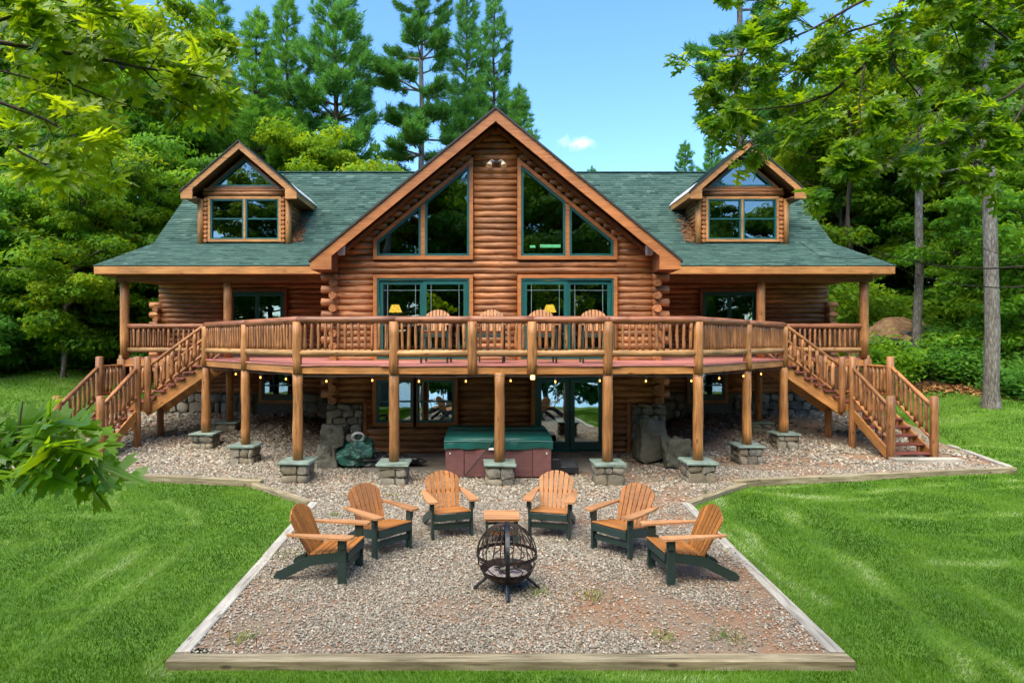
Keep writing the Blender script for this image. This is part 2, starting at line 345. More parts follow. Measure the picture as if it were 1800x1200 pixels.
# foliage
G0 = [(0.0, (.03,.09,.010)), (.35, (.07,.20,.016)), (.65, (.13,.30,.020)), (1.0, (.25,.40,.025))]
M['leaf_mid'] = tinted('leaf_mid', G0, .5, .42, (2.2, 1.75, .7), objvar=.2)
M['leaf_cool'] = tinted('leaf_cool', [(0, (.028,.09,.018)), (.4, (.065,.20,.034)), (.75, (.115,.29,.042)), (1, (.19,.38,.05))], .5, .5, (1.8, 1.6, .9), objvar=.2)
M['leaf_warm'] = tinted('leaf_warm', [(0, (.03,.09,.008)), (.4, (.10,.23,.012)), (.75, (.20,.36,.016)), (1, (.36,.42,.03))], .5, .5, (2.2, 1.6, .6), objvar=.25)
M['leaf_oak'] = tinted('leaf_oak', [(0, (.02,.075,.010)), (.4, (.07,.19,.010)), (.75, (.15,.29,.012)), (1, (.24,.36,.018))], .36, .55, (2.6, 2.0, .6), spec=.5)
M['leaf_oak_sun'] = tinted('leaf_oak_sunlit', [(0, (.05,.13,.010)), (.4, (.14,.27,.010)), (.75, (.26,.40,.014)), (1, (.36,.48,.02))], .34, .55, (2.2, 1.8, .6), spec=.5)  # brighter copy of leaf_oak, sunlight put into its colour
M['needle'] = tinted('pine_needle', [(0, (.04,.115,.03)), (.45, (.09,.25,.05)), (.8, (.145,.34,.055)), (1, (.24,.40,.05))], .5, .4, (1.8, 1.7, .8), objvar=.15)
M['needle_soft'] = tinted('soft_pine_needle', [(0, (.04,.12,.02)), (.45, (.10,.27,.04)), (.8, (.17,.36,.05)), (1, (.27,.42,.05))], .5, .45, (1.9, 1.7, .8), objvar=.15)
M['shingle'] = tinted('roof_shingle', [(0, (.024,.052,.044)), (.35, (.048,.098,.081)), (.7, (.076,.138,.114)), (1, (.13,.20,.17))], .85, posvar=(.9, .35))
M['gravel'] = tinted('gravel_stone', [(0, (.04,.04,.04)), (.25, (.135,.12,.092)), (.5, (.24,.212,.165)), (.75, (.355,.318,.255)), (.9, (.52,.48,.40)), (1, (.29,.155,.085))], .85)
M['grass'] = tinted('grass_blade', [(0, (.020,.066,.002)), (.35, (.057,.155,.003)), (.6, (.105,.225,.005)), (.82, (.185,.30,.035)), (1, (.35,.43,.20))], .55, .25, (1.5, 1.4, .7), posvar=(.6, .13))
# ================================================================ ground
GRAVEL = [(-3.14,5.92),(3.14,5.92),(3.47,11.4),(5.2,13.1),(12.0,14.42),(13.2,18.4),(13.3,22.0),(-13.3,22.0),(-13.2,18.4),(-12.0,14.42),(-5.2,13.1),(-3.47,11.4)]
LAWN_EDGE_R = [(12.8,26),(13.4,23.3),(15.4,22.2),(17.6,20.2),(21.5,17.2),(30,12),(40,5)]
LAWN_EDGE_L = [(-12.8,27),(-14.5,25.6),(-17.7,25.2),(-22,24.2),(-30,20),(-45,10)]
def in_poly(P, X, Y):
    P = np.array(P); c = np.zeros(X.shape, bool); j = len(P) - 1
    for i in range(len(P)):
        xi, yi = P[i]; xj, yj = P[j]
        with np.errstate(divide='ignore', invalid='ignore'):
            t = ((yi > Y) != (yj > Y)) & (X < (xj - xi) * (Y - yi) / (yj - yi + 1e-12) + xi)
        c ^= t; j = i
    return c
def seg_dist(X, Y, line):
    d = np.full(X.shape, 1e9)
    for (x0, y0), (x1, y1) in zip(line[:-1], line[1:]):
        vx, vy = x1 - x0, y1 - y0; t = np.clip(((X - x0) * vx + (Y - y0) * vy) / (vx*vx + vy*vy), 0, 1)
        d = np.minimum(d, np.hypot(X - x0 - t * vx, Y - y0 - t * vy))
    return d
def lawn_h(x, y):
    x = np.asarray(x, float); y = np.asarray(y, float); ax = np.abs(x)
    side = smooth(11.3, 17, ax)
    r = side * np.maximum(0, y - 13.2) * .165
    r = np.where(y > 27, side * (27 - 13.2) * .165 + side * (y - 27) * .10, r)
    back = (1 - side) * (smooth(15, 30, y) * 1.3 + np.maximum(0, y - 30) * .12)
    far = np.clip((np.hypot(x, y) - 110) / 200, 0, 1)
    h = (r + back) * (1 - far) + far * 6
    h = h - .075 - smooth(4.5, -15, y) * 4.6
    h = h + .05 * np.sin(x * .7 + 1) * np.sin(y * .6) * smooth(6, 12, ax)
    return h
def gravel_h(x, y):
    x = np.asarray(x, float); y = np.asarray(y, float)
    return smooth(16.5, 21, y) * .5 * smooth(5.0, 7.0, np.abs(x)) + .012 * np.sin(x * 2.1 + .4) * np.sin(y * 1.7)
def is_lawn(x, y):
    P = LAWN_EDGE_L[::-1] + [(-45, -14), (40, -14)] + LAWN_EDGE_R[::-1]
    P = LAWN_EDGE_R + [(40, -14), (-45, -14)] + LAWN_EDGE_L[::-1]
    return in_poly(P, x, y)
def terrain():
    def ax(lo, hi, step, far):
        a = np.arange(lo, hi + 1e-6, step); b = hi + np.cumsum(np.geomspace(step, 60, 26)); c = lo - np.cumsum(np.geomspace(step, 60, 26))
        return np.concatenate([c[::-1], a, b])
    xs = ax(-30, 30, .4, 0); ys = ax(-4, 34, .4, 0)
    X, Y = np.meshgrid(xs, ys); Z = lawn_h(X, Y)
    g = in_poly(GRAVEL, X, Y); Z = np.where(g, np.minimum(Z, gravel_h(X, Y) - .06), Z)
    house = (np.abs(X) < 11.6) & (Y > 21.4) & (Y < 29.6); Z = np.where(house, np.minimum(Z, .2), Z)
    ny, nx = X.shape; V = np.stack([X, Y, Z], -1).reshape(-1, 3)
    i = np.arange(ny * nx).reshape(ny, nx); F = np.stack([i[:-1,:-1], i[:-1,1:], i[1:,1:], i[1:,:-1]], -1).reshape(-1, 4)
    cx = V[F].mean(1); law = is_lawn(cx[:,0], cx[:,1]).astype(float)
    me = mesh_np('ground', V, F, None, law, True)
    m, nt, b, o = newmat('lawn_soil'); L = nt.links.new
    at = N(nt, 'ShaderNodeAttribute', attribute_name='tint'); g = N(nt, 'ShaderNodeNewGeometry')
    n1 = N(nt, 'ShaderNodeTexNoise', i_Scale=2.5, i_Detail=8.0, i_Roughness=.7); L(g.outputs['Position'], n1.inputs['Vector'])
    r1 = ramp(nt, n1.outputs['Fac'], [(.3, (.04,.10,.004)), (.55, (.07,.16,.006)), (.75, (.11,.21,.012))])
    n2 = N(nt, 'ShaderNodeTexNoise', i_Scale=4.0, i_Detail=8.0, i_Roughness=.75); L(g.outputs['Position'], n2.inputs['Vector'])
    r2 = ramp(nt, n2.outputs['Fac'], [(.3, (.03,.018,.01)), (.5, (.09,.045,.02)), (.68, (.17,.085,.035)), (.8, (.05,.07,.02))])
    mx = N(nt, 'ShaderNodeMix', data_type='RGBA'); L(at.outputs['Fac'], mx.inputs['Factor']); L(r2.outputs[0], mx.inputs['A']); L(r1.outputs[0], mx.inputs['B'])
    L(mx.outputs['Result'], b.inputs['Base Color']); b.inputs['Roughness'].default_value = .95
    bp = N(nt, 'ShaderNodeBump', i_Strength=.6, i_Distance=.05); L(n2.outputs['Fac'], bp.inputs['Height']); L(bp.outputs[0], b.inputs['Normal'])
    me.materials.append(m)
    tag(obj('ground', me), 'green lawn rising into the brown forest floor', kind='structure')
terrain()
def lake():
    me = bpy.data.meshes.new('lake'); m, nt, b, o = newmat('lake_water')
    b.inputs['Base Color'].default_value = (.03,.12,.2,1); b.inputs['Roughness'].default_value = .12
    nn = N(nt, 'ShaderNodeTexNoise', i_Scale=.6, i_Detail=3.0); g = N(nt, 'ShaderNodeNewGeometry'); nt.links.new(g.outputs['Position'], nn.inputs['Vector'])
    bp = N(nt, 'ShaderNodeBump', i_Strength=.25, i_Distance=.2); nt.links.new(nn.outputs['Fac'], bp.inputs['Height']); nt.links.new(bp.outputs[0], b.inputs['Normal'])
    me = mesh('lake', [(-400,-500,-3.5),(400,-500,-3.5),(400,-5,-3.5),(-400,-5,-3.5)], [(0,1,2,3)], m)
    tag(obj('lake', me), 'blue lake water in front of the house', kind='structure')
lake()
def gravel():
    xs = np.arange(-13.4, 13.41, .25); ys = np.arange(5.8, 22.2, .25)
    X, Y = np.meshgrid(xs, ys); Z = gravel_h(X, Y)
    ny, nx = X.shape; V = np.stack([X, Y, Z - .012], -1).reshape(-1, 3); i = np.arange(ny*nx).reshape(ny, nx)
    F = np.stack([i[:-1,:-1], i[:-1,1:], i[1:,1:], i[1:,:-1]], -1).reshape(-1, 4)
    ins = in_poly(GRAVEL, V[:,0], V[:,1]); F = F[ins[F].sum(1) >= 2]
    for k in np.unique(F):                            # pull stray corners back to the edge
        if not ins[k]:
            q = V[k, :2]; best = None
            for a, b in zip(GRAVEL, GRAVEL[1:] + GRAVEL[:1]):
                a = np.array(a); b = np.array(b); u = np.clip(np.dot(q - a, b - a) / np.dot(b - a, b - a), 0, 1); r = a + (b - a) * u; d = np.hypot(*(q - r))
                if best is None or d < best[0]: best = (d, r)
            V[k, :2] = best[1]
    m, nt, b, o = newmat('gravel_dust'); L = nt.links.new; g = N(nt, 'ShaderNodeNewGeometry')
    n1 = N(nt, 'ShaderNodeTexNoise', i_Scale=.8, i_Detail=9.0, i_Roughness=.75); L(g.outputs['Position'], n1.inputs['Vector'])
    r1 = ramp(nt, n1.outputs['Fac'], [(.3, (.13,.11,.085)), (.46, (.22,.16,.105)), (.58, (.25,.13,.065)), (.75, (.22,.16,.11))])
    L(r1.outputs[0], b.inputs['Base Color']); b.inputs['Roughness'].default_value = .95
    n2 = N(nt, 'ShaderNodeTexNoise', i_Scale=40.0, i_Detail=5.0); L(g.outputs['Position'], n2.inputs['Vector'])
    bp = N(nt, 'ShaderNodeBump', i_Strength=.8, i_Distance=.02); L(n2.outputs['Fac'], bp.inputs['Height']); L(bp.outputs[0], b.inputs['Normal'])
    tag(obj('gravel_bed', mesh_np('gravel_bed', V, F, m, None, True)), 'needle strewn dirt bed under the patio gravel', kind='structure')
    # crushed stones: one joined mesh of octahedral chips
    def noise2(x, y):
        return (np.sin(x*1.3+y*.7+1.1)+np.sin(x*.45-y*1.9+2.3)+np.sin(x*2.9+y*2.3)+np.sin(x*3.7-y*4.1+.6)*.7+np.sin(x*.8+y*3.3+4)*.8)/4.5
    PX = []; 
    for lo, hi, dens, s0 in [(5.9, 8.0, 3600, .0102), (8.0, 11.5, 2300, .0125), (11.5, 15.0, 800, .020), (15.0, 18.6, 330, .032), (18.6, 21.2, 120, .05)]:
        w = 3.6 if hi <= 11.5 else 12.8
        n = int(dens * 2 * w * (hi - lo)); x = NR.uniform(-w, w, n); y = NR.uniform(lo, hi, n)
        bare = noise2(x, y) + .6 * smooth(.0, 3.2, x) + .35 * smooth(9.0, 6.3, y)     # thinner where needles cover it
        keep = in_poly(GRAVEL, x, y) & (NR.random(n) > smooth(.25, .95, bare) * .82)
        keep &= ~((y > 14.4) & (np.abs(x) < 4.2) & (y > 13.4 + 0 * x) & (np.abs(x) < 3.0))
        x, y = x[keep], y[keep]; PX.append(np.stack([x, y, s0 * NR.uniform(.55, 1.5, len(x)), bare[keep]], 1))
    P = np.concatenate(PX); n = len(P); z = gravel_h(P[:,0], P[:,1])
    oct_ = np.array([(1,0,0),(0,1,0),(-1,0,0),(0,-1,0),(0,0,1),(0,0,-1)], float); of = np.array([(0,1,4),(1,2,4),(2,3,4),(3,0,4)])
    th = NR.uniform(0, 2*np.pi, n); sx = P[:,2] * NR.uniform(.8, 1.5, n); sy = P[:,2] * NR.uniform(.7, 1.1, n); sz = P[:,2] * NR.uniform(.5, 1.1, n)
    J = oct_[None] * np.stack([sx, sy, sz], 1)[:,None,:] + NR.normal(0, .28, (n, 6, 3)) * P[:,2][:,None,None]
    c, s = np.cos(th)[:,None], np.sin(th)[:,None]
    V = np.stack([J[...,0]*c - J[...,1]*s + P[:,0:1], J[...,0]*s + J[...,1]*c + P[:,1:2], J[...,2] + z[:,None] + .2 * P[:,2:3]], -1).reshape(-1, 3)
    F = (of[None] + (np.arange(n) * 6)[:,None,None]).reshape(-1, 3)
    t = NR.beta(2.6, 2.3, n) * .92; rusty = NR.random(n) < .02 + .24 * smooth(.0, .8, P[:,3]); t = np.where(rusty, NR.uniform(.93, 1, n), t)
    tag(obj('gravel', mesh_np('gravel', V, F, M['gravel'], np.repeat(t, 4))), 'pale grey crushed gravel of the fire pit patio and under the deck', kind='stuff')
    return n
gravel()
def gpx(x, y): D = 3.12 * FPX / (y - 600); return ((x - VX) / FPX * D + CX, D)
TRACKS = [[gpx(*p) for p in l] for l in [
    [(1362,875),(1400,925),(1450,965),(1520,1010),(1585,1065),(1630,1105),(1700,1200)],
    [(1262,880),(1290,925),(1330,965),(1400,1030),(1450,1070)],
    [(1310,868),(1420,880),(1560,866),(1800,850)], [(1440,905),(1620,915),(1800,910)], [(1600,1000),(1800,995)],
    [(1660,1120),(1720,1160),(1790,1195)],
    [(0,916),(150,912),(260,918)], [(290,888),(320,902),(345,925)], [(275,905),(215,940),(150,980),(90,998),(20,1000)],
    [(300,945),(230,985),(170,1025),(120,1060)], [(150,890),(290,890)], [(0,1085),(60,1090),(110,1075)], [(0,960),(80,965)], [(330,925),(200,935)],
    ]]
def lawn_grass():
    B = []
    edges = [4.9, 6, 7.2, 8.6, 10.4, 12.6, 15.5, 19, 24, 29]
    for lo, hi in zip(edges[:-1], edges[1:]):
        D = (lo + hi) / 2; dens = 4300 * (6 / D) ** 1.75
        x0, x1 = -1.0 * hi - .8, 1.0 * hi + .6; n = int(dens * (x1 - x0) * (hi - lo))
        x = NR.uniform(x0, x1, n); y = NR.uniform(lo, hi, n)
        k = is_lawn(x, y) & ~in_poly(GRAVEL, x, y) & ~((np.abs(x) < 3.24 + .045*np.maximum(0, y-5.9)) & (y > 5.73) & (y < 11.6)) & ~((np.abs(x) < 12.7) & (y > 15))
        x, y = x[k], y[k]; B.append(np.stack([x, y, np.full(len(x), max(1.0, D / 7))], 1))
    P = np.concatenate(B); n = len(P); x, y, sc = P.T
    d = np.full(n, 9.0)
    for l in TRACKS: d = np.minimum(d, seg_dist(x + .05*np.sin(y*5), y + .05*np.sin(x*6), l) / (.075 + .009 * y))
    pale = np.exp(-d * d) * (.62 + .38 * np.sin(x * 3.1 + y * 2.2)) * (NR.random(n) < .85)
    ring = seg_dist(x, y, GRAVEL[10:] + GRAVEL[:5]) + .06*np.sin(x*2.1 + y*1.3); stripe = np.sin(ring * 2*np.pi / 1.15)
    pale = np.maximum(pale, .55 * smooth(.8, 1.0, stripe) * (.5 + .5*np.sin(x*1.3 + y*.9 + 1)) * (NR.random(n) < .8))
    far = smooth(14, 19, y); pale = np.maximum(pale, far * .35 * (np.sin((y * 3.4 + x * .45)) > .1))
    z = lawn_h(x, y); a = NR.uniform(0, 2*np.pi, n)
    h = NR.uniform(.024, .05, n) * (.8 + .2 * sc) * (1 - .35 * pale); w = NR.uniform(.0026, .0046, n) * sc ** 1.15
    lean = NR.uniform(.15, .75, n) * h + pale * .05
    # neighbouring blades lean together
    la = np.where(pale > .3, .6 + .3*np.sin(x), 2.4*np.sin(x*1.9+.7*y)+1.6*np.sin(y*2.3-.4*x)) + NR.normal(0, .9, n)
    bx, by = np.cos(a) * w, np.sin(a) * w
    v0 = np.stack([x - bx, y - by, z - .005], 1); v1 = np.stack([x + bx, y + by, z - .005], 1)
    v2 = np.stack([x + np.cos(la) * lean, y + np.sin(la) * lean, z + h], 1)
    V = np.stack([v0, v1, v2], 1).reshape(-1, 3); F = np.arange(3 * n).reshape(-1, 3)
    clump = (np.sin(x*2.3+np.sin(y*3.1))+np.sin(y*1.7+np.sin(x*2.7))) * .11
    edge = np.minimum(np.abs(np.abs(x) - 3.3 - .045*(y-5.9)) + 9*(y > 11.8), 9); dry = (edge < .2) & (NR.random(n) < .5)
    t = np.clip(NR.normal(.42, .13, n) + clump*.8 + .05*stripe, .03, .75); t = np.clip(t + pale * .5 + dry * .25, 0, 1)
    tag(obj('grass', mesh_np('grass', V, F, M['grass'], t)), 'mown green lawn grass with pale mower tracks', kind='stuff')
    return n
lawn_grass()
# ---- timber edging, every timber a thing of its own
def timber(p, q, label, mat, z=.015, w=.15, h=.16):
    o = thing('edging_timber', label, 'edging timber', (*p, z - h), group='timbers edging the gravel')
    board('beam', (p[0], p[1], z - h/2), (q[0], q[1], z - h/2), h, w, o, mat)
    return o
timber((-3.23,5.82), (3.23,5.82), 'damp brown timber along the near front edge of the gravel patio', M['timberdark'])
timber((-3.16,5.93), (-3.28,8.55), 'pale bleached timber on the left patio edge, nearer half', M['timber'])
timber((-3.285,8.56), (-3.44,11.42), 'bleached timber on the left patio edge, farther half behind the leftmost chair', M['timber'], z=.022)
timber((3.16,5.93), (3.31,8.9), 'pale bleached timber on the right patio edge, nearer half', M['timber'])
timber((3.313,8.91), (3.47,11.4), 'bleached timber on the right patio edge, farther half behind the rightmost chair', M['timber'], z=.022)
timber((-3.53,11.5), (-5.15,13.0), 'short angled timber between left patio corner and left lawn', M['timberdark'])
timber((3.55,11.48), (5.2,12.98), 'short angled timber between right patio corner and right lawn', M['timberdark'])
timber((-4.98,13.0), (-12.2,14.38), 'long timber between the left lawn and the gravel below the left stairs', M['timberdark'], z=.075, h=.22)
timber((5.0,13.0), (12.08,14.35), 'long timber between the right lawn and the gravel below the right stairs', M['timberdark'], z=.075, h=.22)
timber((12.1,14.5), (13.3,18.6), 'timber running back beside the right stairs along the rising lawn', M['timber'], z=.07)
# ---- concrete patio strip in front of the basement doors
tag(obj('patio_slab', bevel_box('patio_slab', (-3.1,14.1,-.1), (3.0,16.35,.035), M['concrete'], .01)), 'brown concrete slab under the hot tub', kind='structure')
# ================================================================ log house
GW, GY = 4.3, 16.5                    # gable wall half width and plane
GPK, GSL = 8.97, 0.82                 # gable roof peak and slope
house = thing('log_house', 'large orange brown log house with green shingle roof', 'house', (0, 21, 0))
CO = .168
def intervals(a, b, cuts):
    segs = [(a, b)]
    for c0, c1 in cuts:
        ns = []
        for s0, s1 in segs:
            if c1 <= s0 or c0 >= s1: ns.append((s0, s1)); continue
            if c0 > s0: ns.append((s0, c0))
            if c1 < s1: ns.append((c1, s1))
        segs = ns
    return [s for s in segs if s[1] - s[0] > .06]
def wall_logs(parent, x0, x1, y, z0, z1, openings, limit=None, r=.098, mat=None):
    """openings: list of convex polygons in (x,z); limit(z)-> half width"""
    n = int(round((z1 - z0) / CO))
    for i in range(n):
        z = z0 + (i + .5) * CO; a, b = x0, x1
        if limit: h = limit(z + .08); a, b = max(a, -h), min(b, h)
        if b - a < .15: continue
        cuts = []
        for poly in openings:
            zz = [p[1] for p in poly]
            if not (min(zz) - .03 < z < max(zz) + .03): continue
            xs = []
            for (xa, za), (xb, zb) in zip(poly, poly[1:] + poly[:1]):
                for zq in (z - .05, z + .05):
                    if (za - zq) * (zb - zq) < 0: xs.append(xa + (xb - xa) * (zq - za) / (zb - za))
                if abs(z - za) < .09: xs.append(xa)
            if xs: cuts.append((min(xs), max(xs)))
        for s0, s1 in intervals(a, b, cuts):
            log('wall_log', (s0, y, z), (s1, y, z), r * random.uniform(.94, 1.05), parent, mat or M['log'], sides=10, rings=max(3, min(12, int((s1 - s0) / .4) + 2)), wob=.105)
def offset_poly(P, d):
    n = len(P); A = sum(P[i][0] * P[(i+1) % n][1] - P[(i+1) % n][0] * P[i][1] for i in range(n)); s = 1 if A > 0 else -1
    L = []
    for i in range(n):
        (x0, y0), (x1, y1) = P[i], P[(i+1) % n]; l = math.hypot(x1-x0, y1-y0); nx, ny = -(y1-y0)/l*s, (x1-x0)/l*s
        L.append((x0 + nx*d, y0 + ny*d, (x1-x0)/l, (y1-y0)/l))
    out = []
    for i in range(n):
        x0, y0, a0, b0 = L[i-1]; x1, y1, a1, b1 = L[i]; det = a0*b1 - b0*a1
        t = ((x1-x0)*b1 - (y1-y0)*a1) / det; out.append((x0 + a0*t, y0 + b0*t))
    return out
def ring(name, outer, inner, y0, y1, parent, mat):
    n = len(outer); V = []
    for P, y in ((outer, y0), (inner, y0), (inner, y1), (outer, y1)): V += [(p[0], y, p[1]) for p in P]
    F = []
    for a in range(4):
        b = (a + 1) % 4
        F += [(a*n + i, a*n + (i+1) % n, b*n + (i+1) % n, b*n + i) for i in range(n)]
    return obj(name, fixn(mesh(name, V, F, mat)), parent)
def window(poly, y, parent, fw=.06, tw=.1, name='window', gm=None, trim=True, tcol=None, midrail=None, flat=False):
    """frame ring with recessed pane; outer trim board; y = wall face towards the camera"""
    fr = ring(name, poly, offset_poly(poly, fw), y - .05, y + .06, parent, M['frame'])
    inn = offset_poly(poly, fw - .006); sub = parent if flat else fr
    obj('pane', prism_xz('pane', inn, y + .012, y + .02, gm or M['glass']), sub)
    if trim: ring('trim', offset_poly(poly, -tw), offset_poly(poly, -.002), y - .075, y + .05, sub, tcol or M['trim'])
    if midrail is not None:
        xs = [p[0] for p in inn]; obj('rail', box_mesh('rail', (min(xs), y - .02, midrail - .022), (max(xs), y + .009, midrail + .022), M['frame']), sub)
    return fr
def mir(P): return [(-x, z) for x, z in P][::-1]
# ---- gable front
yf = GY - .085                        # face of logs
W1 = [(.69,5.28),(1.87,5.28),(1.87,6.72),(.69,7.69)]
W2 = [(1.98,5.28),(3.15,5.28),(3.15,5.67),(1.98,6.63)]
D1 = [(.69,2.53),(3.15,2.53),(3.15,4.68),(.69,4.68)]
BW1 = [(-3.17,.84),(-2.2,.84),(-2.2,1.97),(-3.17,1.97)]; BW2 = [(-2.08,.84),(-1.1,.84),(-1.1,1.97),(-2.08,1.97)]
BD = [(1.06,.05),(2.93,.05),(2.93,2.06),(1.06,2.06)]
both = lambda P: [P, mir(P)]
big = [(.69,5.28),(3.15,5.28),(3.15,5.67),(.69,7.69)]
opens = [offset_poly(p, -.11) for p in both(big) + both(D1)]
def backing(parent, name, pieces, y0, y1, mat):
    V = []; F = []
    for P in pieces:
        me = prism_xz('tmp', P, y0, y1, None); o = len(V); V += [v.co.copy() for v in me.vertices]; F += [tuple(i + o for i in p.vertices) for p in me.polygons]; bpy.data.meshes.remove(me)
    return obj(name, mesh(name, V, F, mat), parent)
gz = lambda x: GPK - .16 - GSL * abs(x)
pcs = []
for s in (1, -1):
    f = (lambda P: P) if s == 1 else mir
    pcs += [f([(3.16,2.3),(GW,2.3),(GW,gz(GW)),(3.16,gz(3.16))]), f([(0,2.3),(.68,2.3),(.68,gz(.68)),(0,gz(0))]), f([(.68,4.69),(3.16,4.69),(3.16,5.27),(.68,5.27)]),
            f([(3.16,5.68),(3.16,gz(3.16)),(.68,gz(.68)),(.68,7.71)])]
gable_wall = backing(house, 'gable_wall', pcs, GY + .03, GY + .12, M['inner'])
wall_logs(gable_wall, -GW-.02, GW+.02, GY, 2.46, 8.85, opens, limit=lambda z: (GPK - .2 - z) / GSL)
for s in (1, -1):
    f = (lambda P: P) if s == 1 else mir
    window(f(W1), yf, house, tw=.0, trim=False); window(f(W2), yf, house, tw=.0, trim=False)
    ring('window_trim', offset_poly(f(big), -.1), offset_poly(f(big), -.002), yf - .075, yf + .05, house, M['trim'])
    mull = f([(1.872,5.285),(1.978,5.285),(1.978,6.61),(1.872,6.70)])
    obj('window_mullion', prism_xz('window_mullion', mull, yf - .06, yf + .04, M['trim']), house)
    # sliding glass door: outer frame, two framed panels with thin grille bars
    fr = ring('sliding_door', f(D1), offset_poly(f(D1), .05), yf - .055, yf + .05, house, M['frame'])
    ring('trim', offset_poly(f(D1), -.1), offset_poly(f(D1), -.002), yf - .075, yf + .05, fr, M['trim'])
    for k, (a, b) in enumerate([(.745, 1.93), (1.91, 3.095)]):
        P = f([(a,2.59),(b,2.59),(b,4.62),(a,4.62)]); yk = yf - .03 + .035 * k
        pn = ring('door_panel', P, offset_poly(P, .1), yk, yk + .03, fr, M['frame'])
        I = offset_poly(P, .1); xa, xb = min(p[0] for p in I), max(p[0] for p in I)
        obj('pane', prism_xz('pane', offset_poly(P, .096), yk + .012, yk + .018, M['glass']), fr)
        for xx in (xa + .12, xb - .12): obj('grille_bar', box_mesh('grille_bar', (xx - .006, yk + .004, 2.7), (xx + .006, yk + .011, 4.52), M['muntin']), fr)
        obj('grille_bar', box_mesh('grille_bar', (xa, yk + .003, 4.36), (xb, yk + .0095, 4.372), M['muntin']), fr)
# basement front
bas_open = [offset_poly(p, -.1) for p in (BW1, BW2, BD)] + [[(-4.6,-.1),(-3.52,-.1),(-3.52,1.33),(-4.6,1.33)], [(3.6,-.1),(4.6,-.1),(4.6,1.33),(3.6,1.33)]]
bp_ = [[(-GW,0),(-3.18,0),(-3.18,2.3),(-GW,2.3)], [(-3.18,0),(-1.09,0),(-1.09,.83),(-3.18,.83)], [(-3.18,1.98),(-1.09,1.98),(-1.09,2.3),(-3.18,2.3)], [(-2.19,.83),(-2.09,.83),(-2.09,1.98),(-2.19,1.98)],
       [(-1.09,0),(1.05,0),(1.05,2.3),(-1.09,2.3)], [(1.05,2.07),(2.94,2.07),(2.94,2.3),(1.05,2.3)], [(2.94,0),(GW,0),(GW,2.3),(2.94,2.3)]]
bwall = backing(house, 'basement_wall', bp_, GY + .03, GY + .12, M['inner'])
wall_logs(bwall, -GW, GW, GY, .0, 2.36, bas_open)
window(BW1, yf, house, midrail=1.4); window(BW2, yf, house, midrail=1.4, gm=M['glassdoor'])
fr = ring('french_door', BD, offset_poly(BD, .05), yf - .055, yf + .05, house, M['frame'])
ring('trim', offset_poly(BD, -.1), offset_poly(BD, -.002), yf - .075, yf + .05, fr, M['trim'])
for k, (a, b) in enumerate([(1.115, 1.985), (2.005, 2.875)]):
    P = [(a,.11),(b,.11),(b,2.0),(a,2.0)]; I = [(a+.12,.32),(b-.12,.32),(b-.12,1.9),(a+.12,1.9)]
    ring('door_panel', P, I, yf - .02, yf + .03, fr, M['frame'])
    obj('pane', prism_xz('pane', offset_poly(I, -.004), yf + .0, yf + .006, M['glassdoor']), fr)
    hx = b - .06 if k == 0 else a + .06
    obj('handle', bevel_box('handle', (hx - .012, yf - .07, .95), (hx + .012, yf - .021, 1.12), M['steel'], .004), fr)
# corner log ends crossing past the gable corners, plus side walls of the projecting bay
for s in (-1, 1):
    side = obj('side_wall', box_mesh('side_wall', (s*GW - .05, GY + .12, 0), (s*GW + .05, 21.05, 5.25), M['inner']), house)
    for i in range(28):
        z = .0 + (i + .5) * CO + (0 if i < 14 else .1)
        if z < 1.35 or z > 5.2: continue
        if i % 2: log('corner_log', (s*(GW - .1), GY - .02, z), (s*(GW + .36), GY - .02, z), .104, side, M['log'], rings=3, wob=.05, dome=.012)
        log('wall_log', (s*GW, (GY - .3) if not i % 2 else (GY + .1), z), (s*GW, 21.0, z), .098, side, M['log'], rings=4, wob=.05)
# ---- stone veneer corners of the basement
def stone_meshes():
    out = []
    for k in range(7):
        bm = bmesh.new(); bmesh.ops.create_cube(bm, size=1); bmesh.ops.subdivide_edges(bm, edges=bm.edges[:], cuts=1, use_grid_fill=True)
        g = random.Random(k + 50)
        for v in bm.verts:
            p = v.co * 2; l = p.length; q = Vector([abs(c) ** 1.0 * (1 if c >= 0 else -1) for c in p]); q = q * (.5 + .5 * 1.05 / max(l, 1)) if l > 1.05 else q
            v.co = q * .5 + Vector([g.uniform(-.06, .06) for _ in range(3)])
        me = bpy.data.meshes.new('stone'); bm.to_mesh(me); bm.free(); me.materials.append(M['stone']); me.polygons.foreach_set('use_smooth', [k % 2 == 0] * len(me.polygons)); out.append(me)
    return out
STONES = stone_meshes()
def put_stone(parent, c, size, rz=0, tilt=0, local=False):
    o = obj('stone', random.choice(STONES), parent, local=local); o.location = c; o.scale = size; o.rotation_euler = (0, tilt, rz); return o
def stone_grid(parent, x0, x1, z0, z1, y, depth, hmean=.2, wmean=.26, axis='x', local=False):
    z = z0
    while z < z1 - .04:
        h = min(random.uniform(.7, 1.3) * hmean, z1 - z)
        if z1 - z - h < .07: h = z1 - z
        x = x0
        while x < x1 - .03:
            w = min(random.uniform(.6, 1.5) * wmean, x1 - x)
            if x1 - x - w < .08: w = x1 - x
            c = (x + w/2, y, z + h/2) if axis == 'x' else (y, x + w/2, z + h/2)
            e = random.uniform(.9, 1.08); sz = (w * e, depth * random.uniform(.9, 1.25), h * e) if axis == 'x' else (depth * random.uniform(.9, 1.25), w * e, h * e)
            put_stone(parent, (c[0], c[1], c[2]), sz, 0, random.uniform(-.3, .3) if axis == 'x' else 0, local); x += w
        z += h
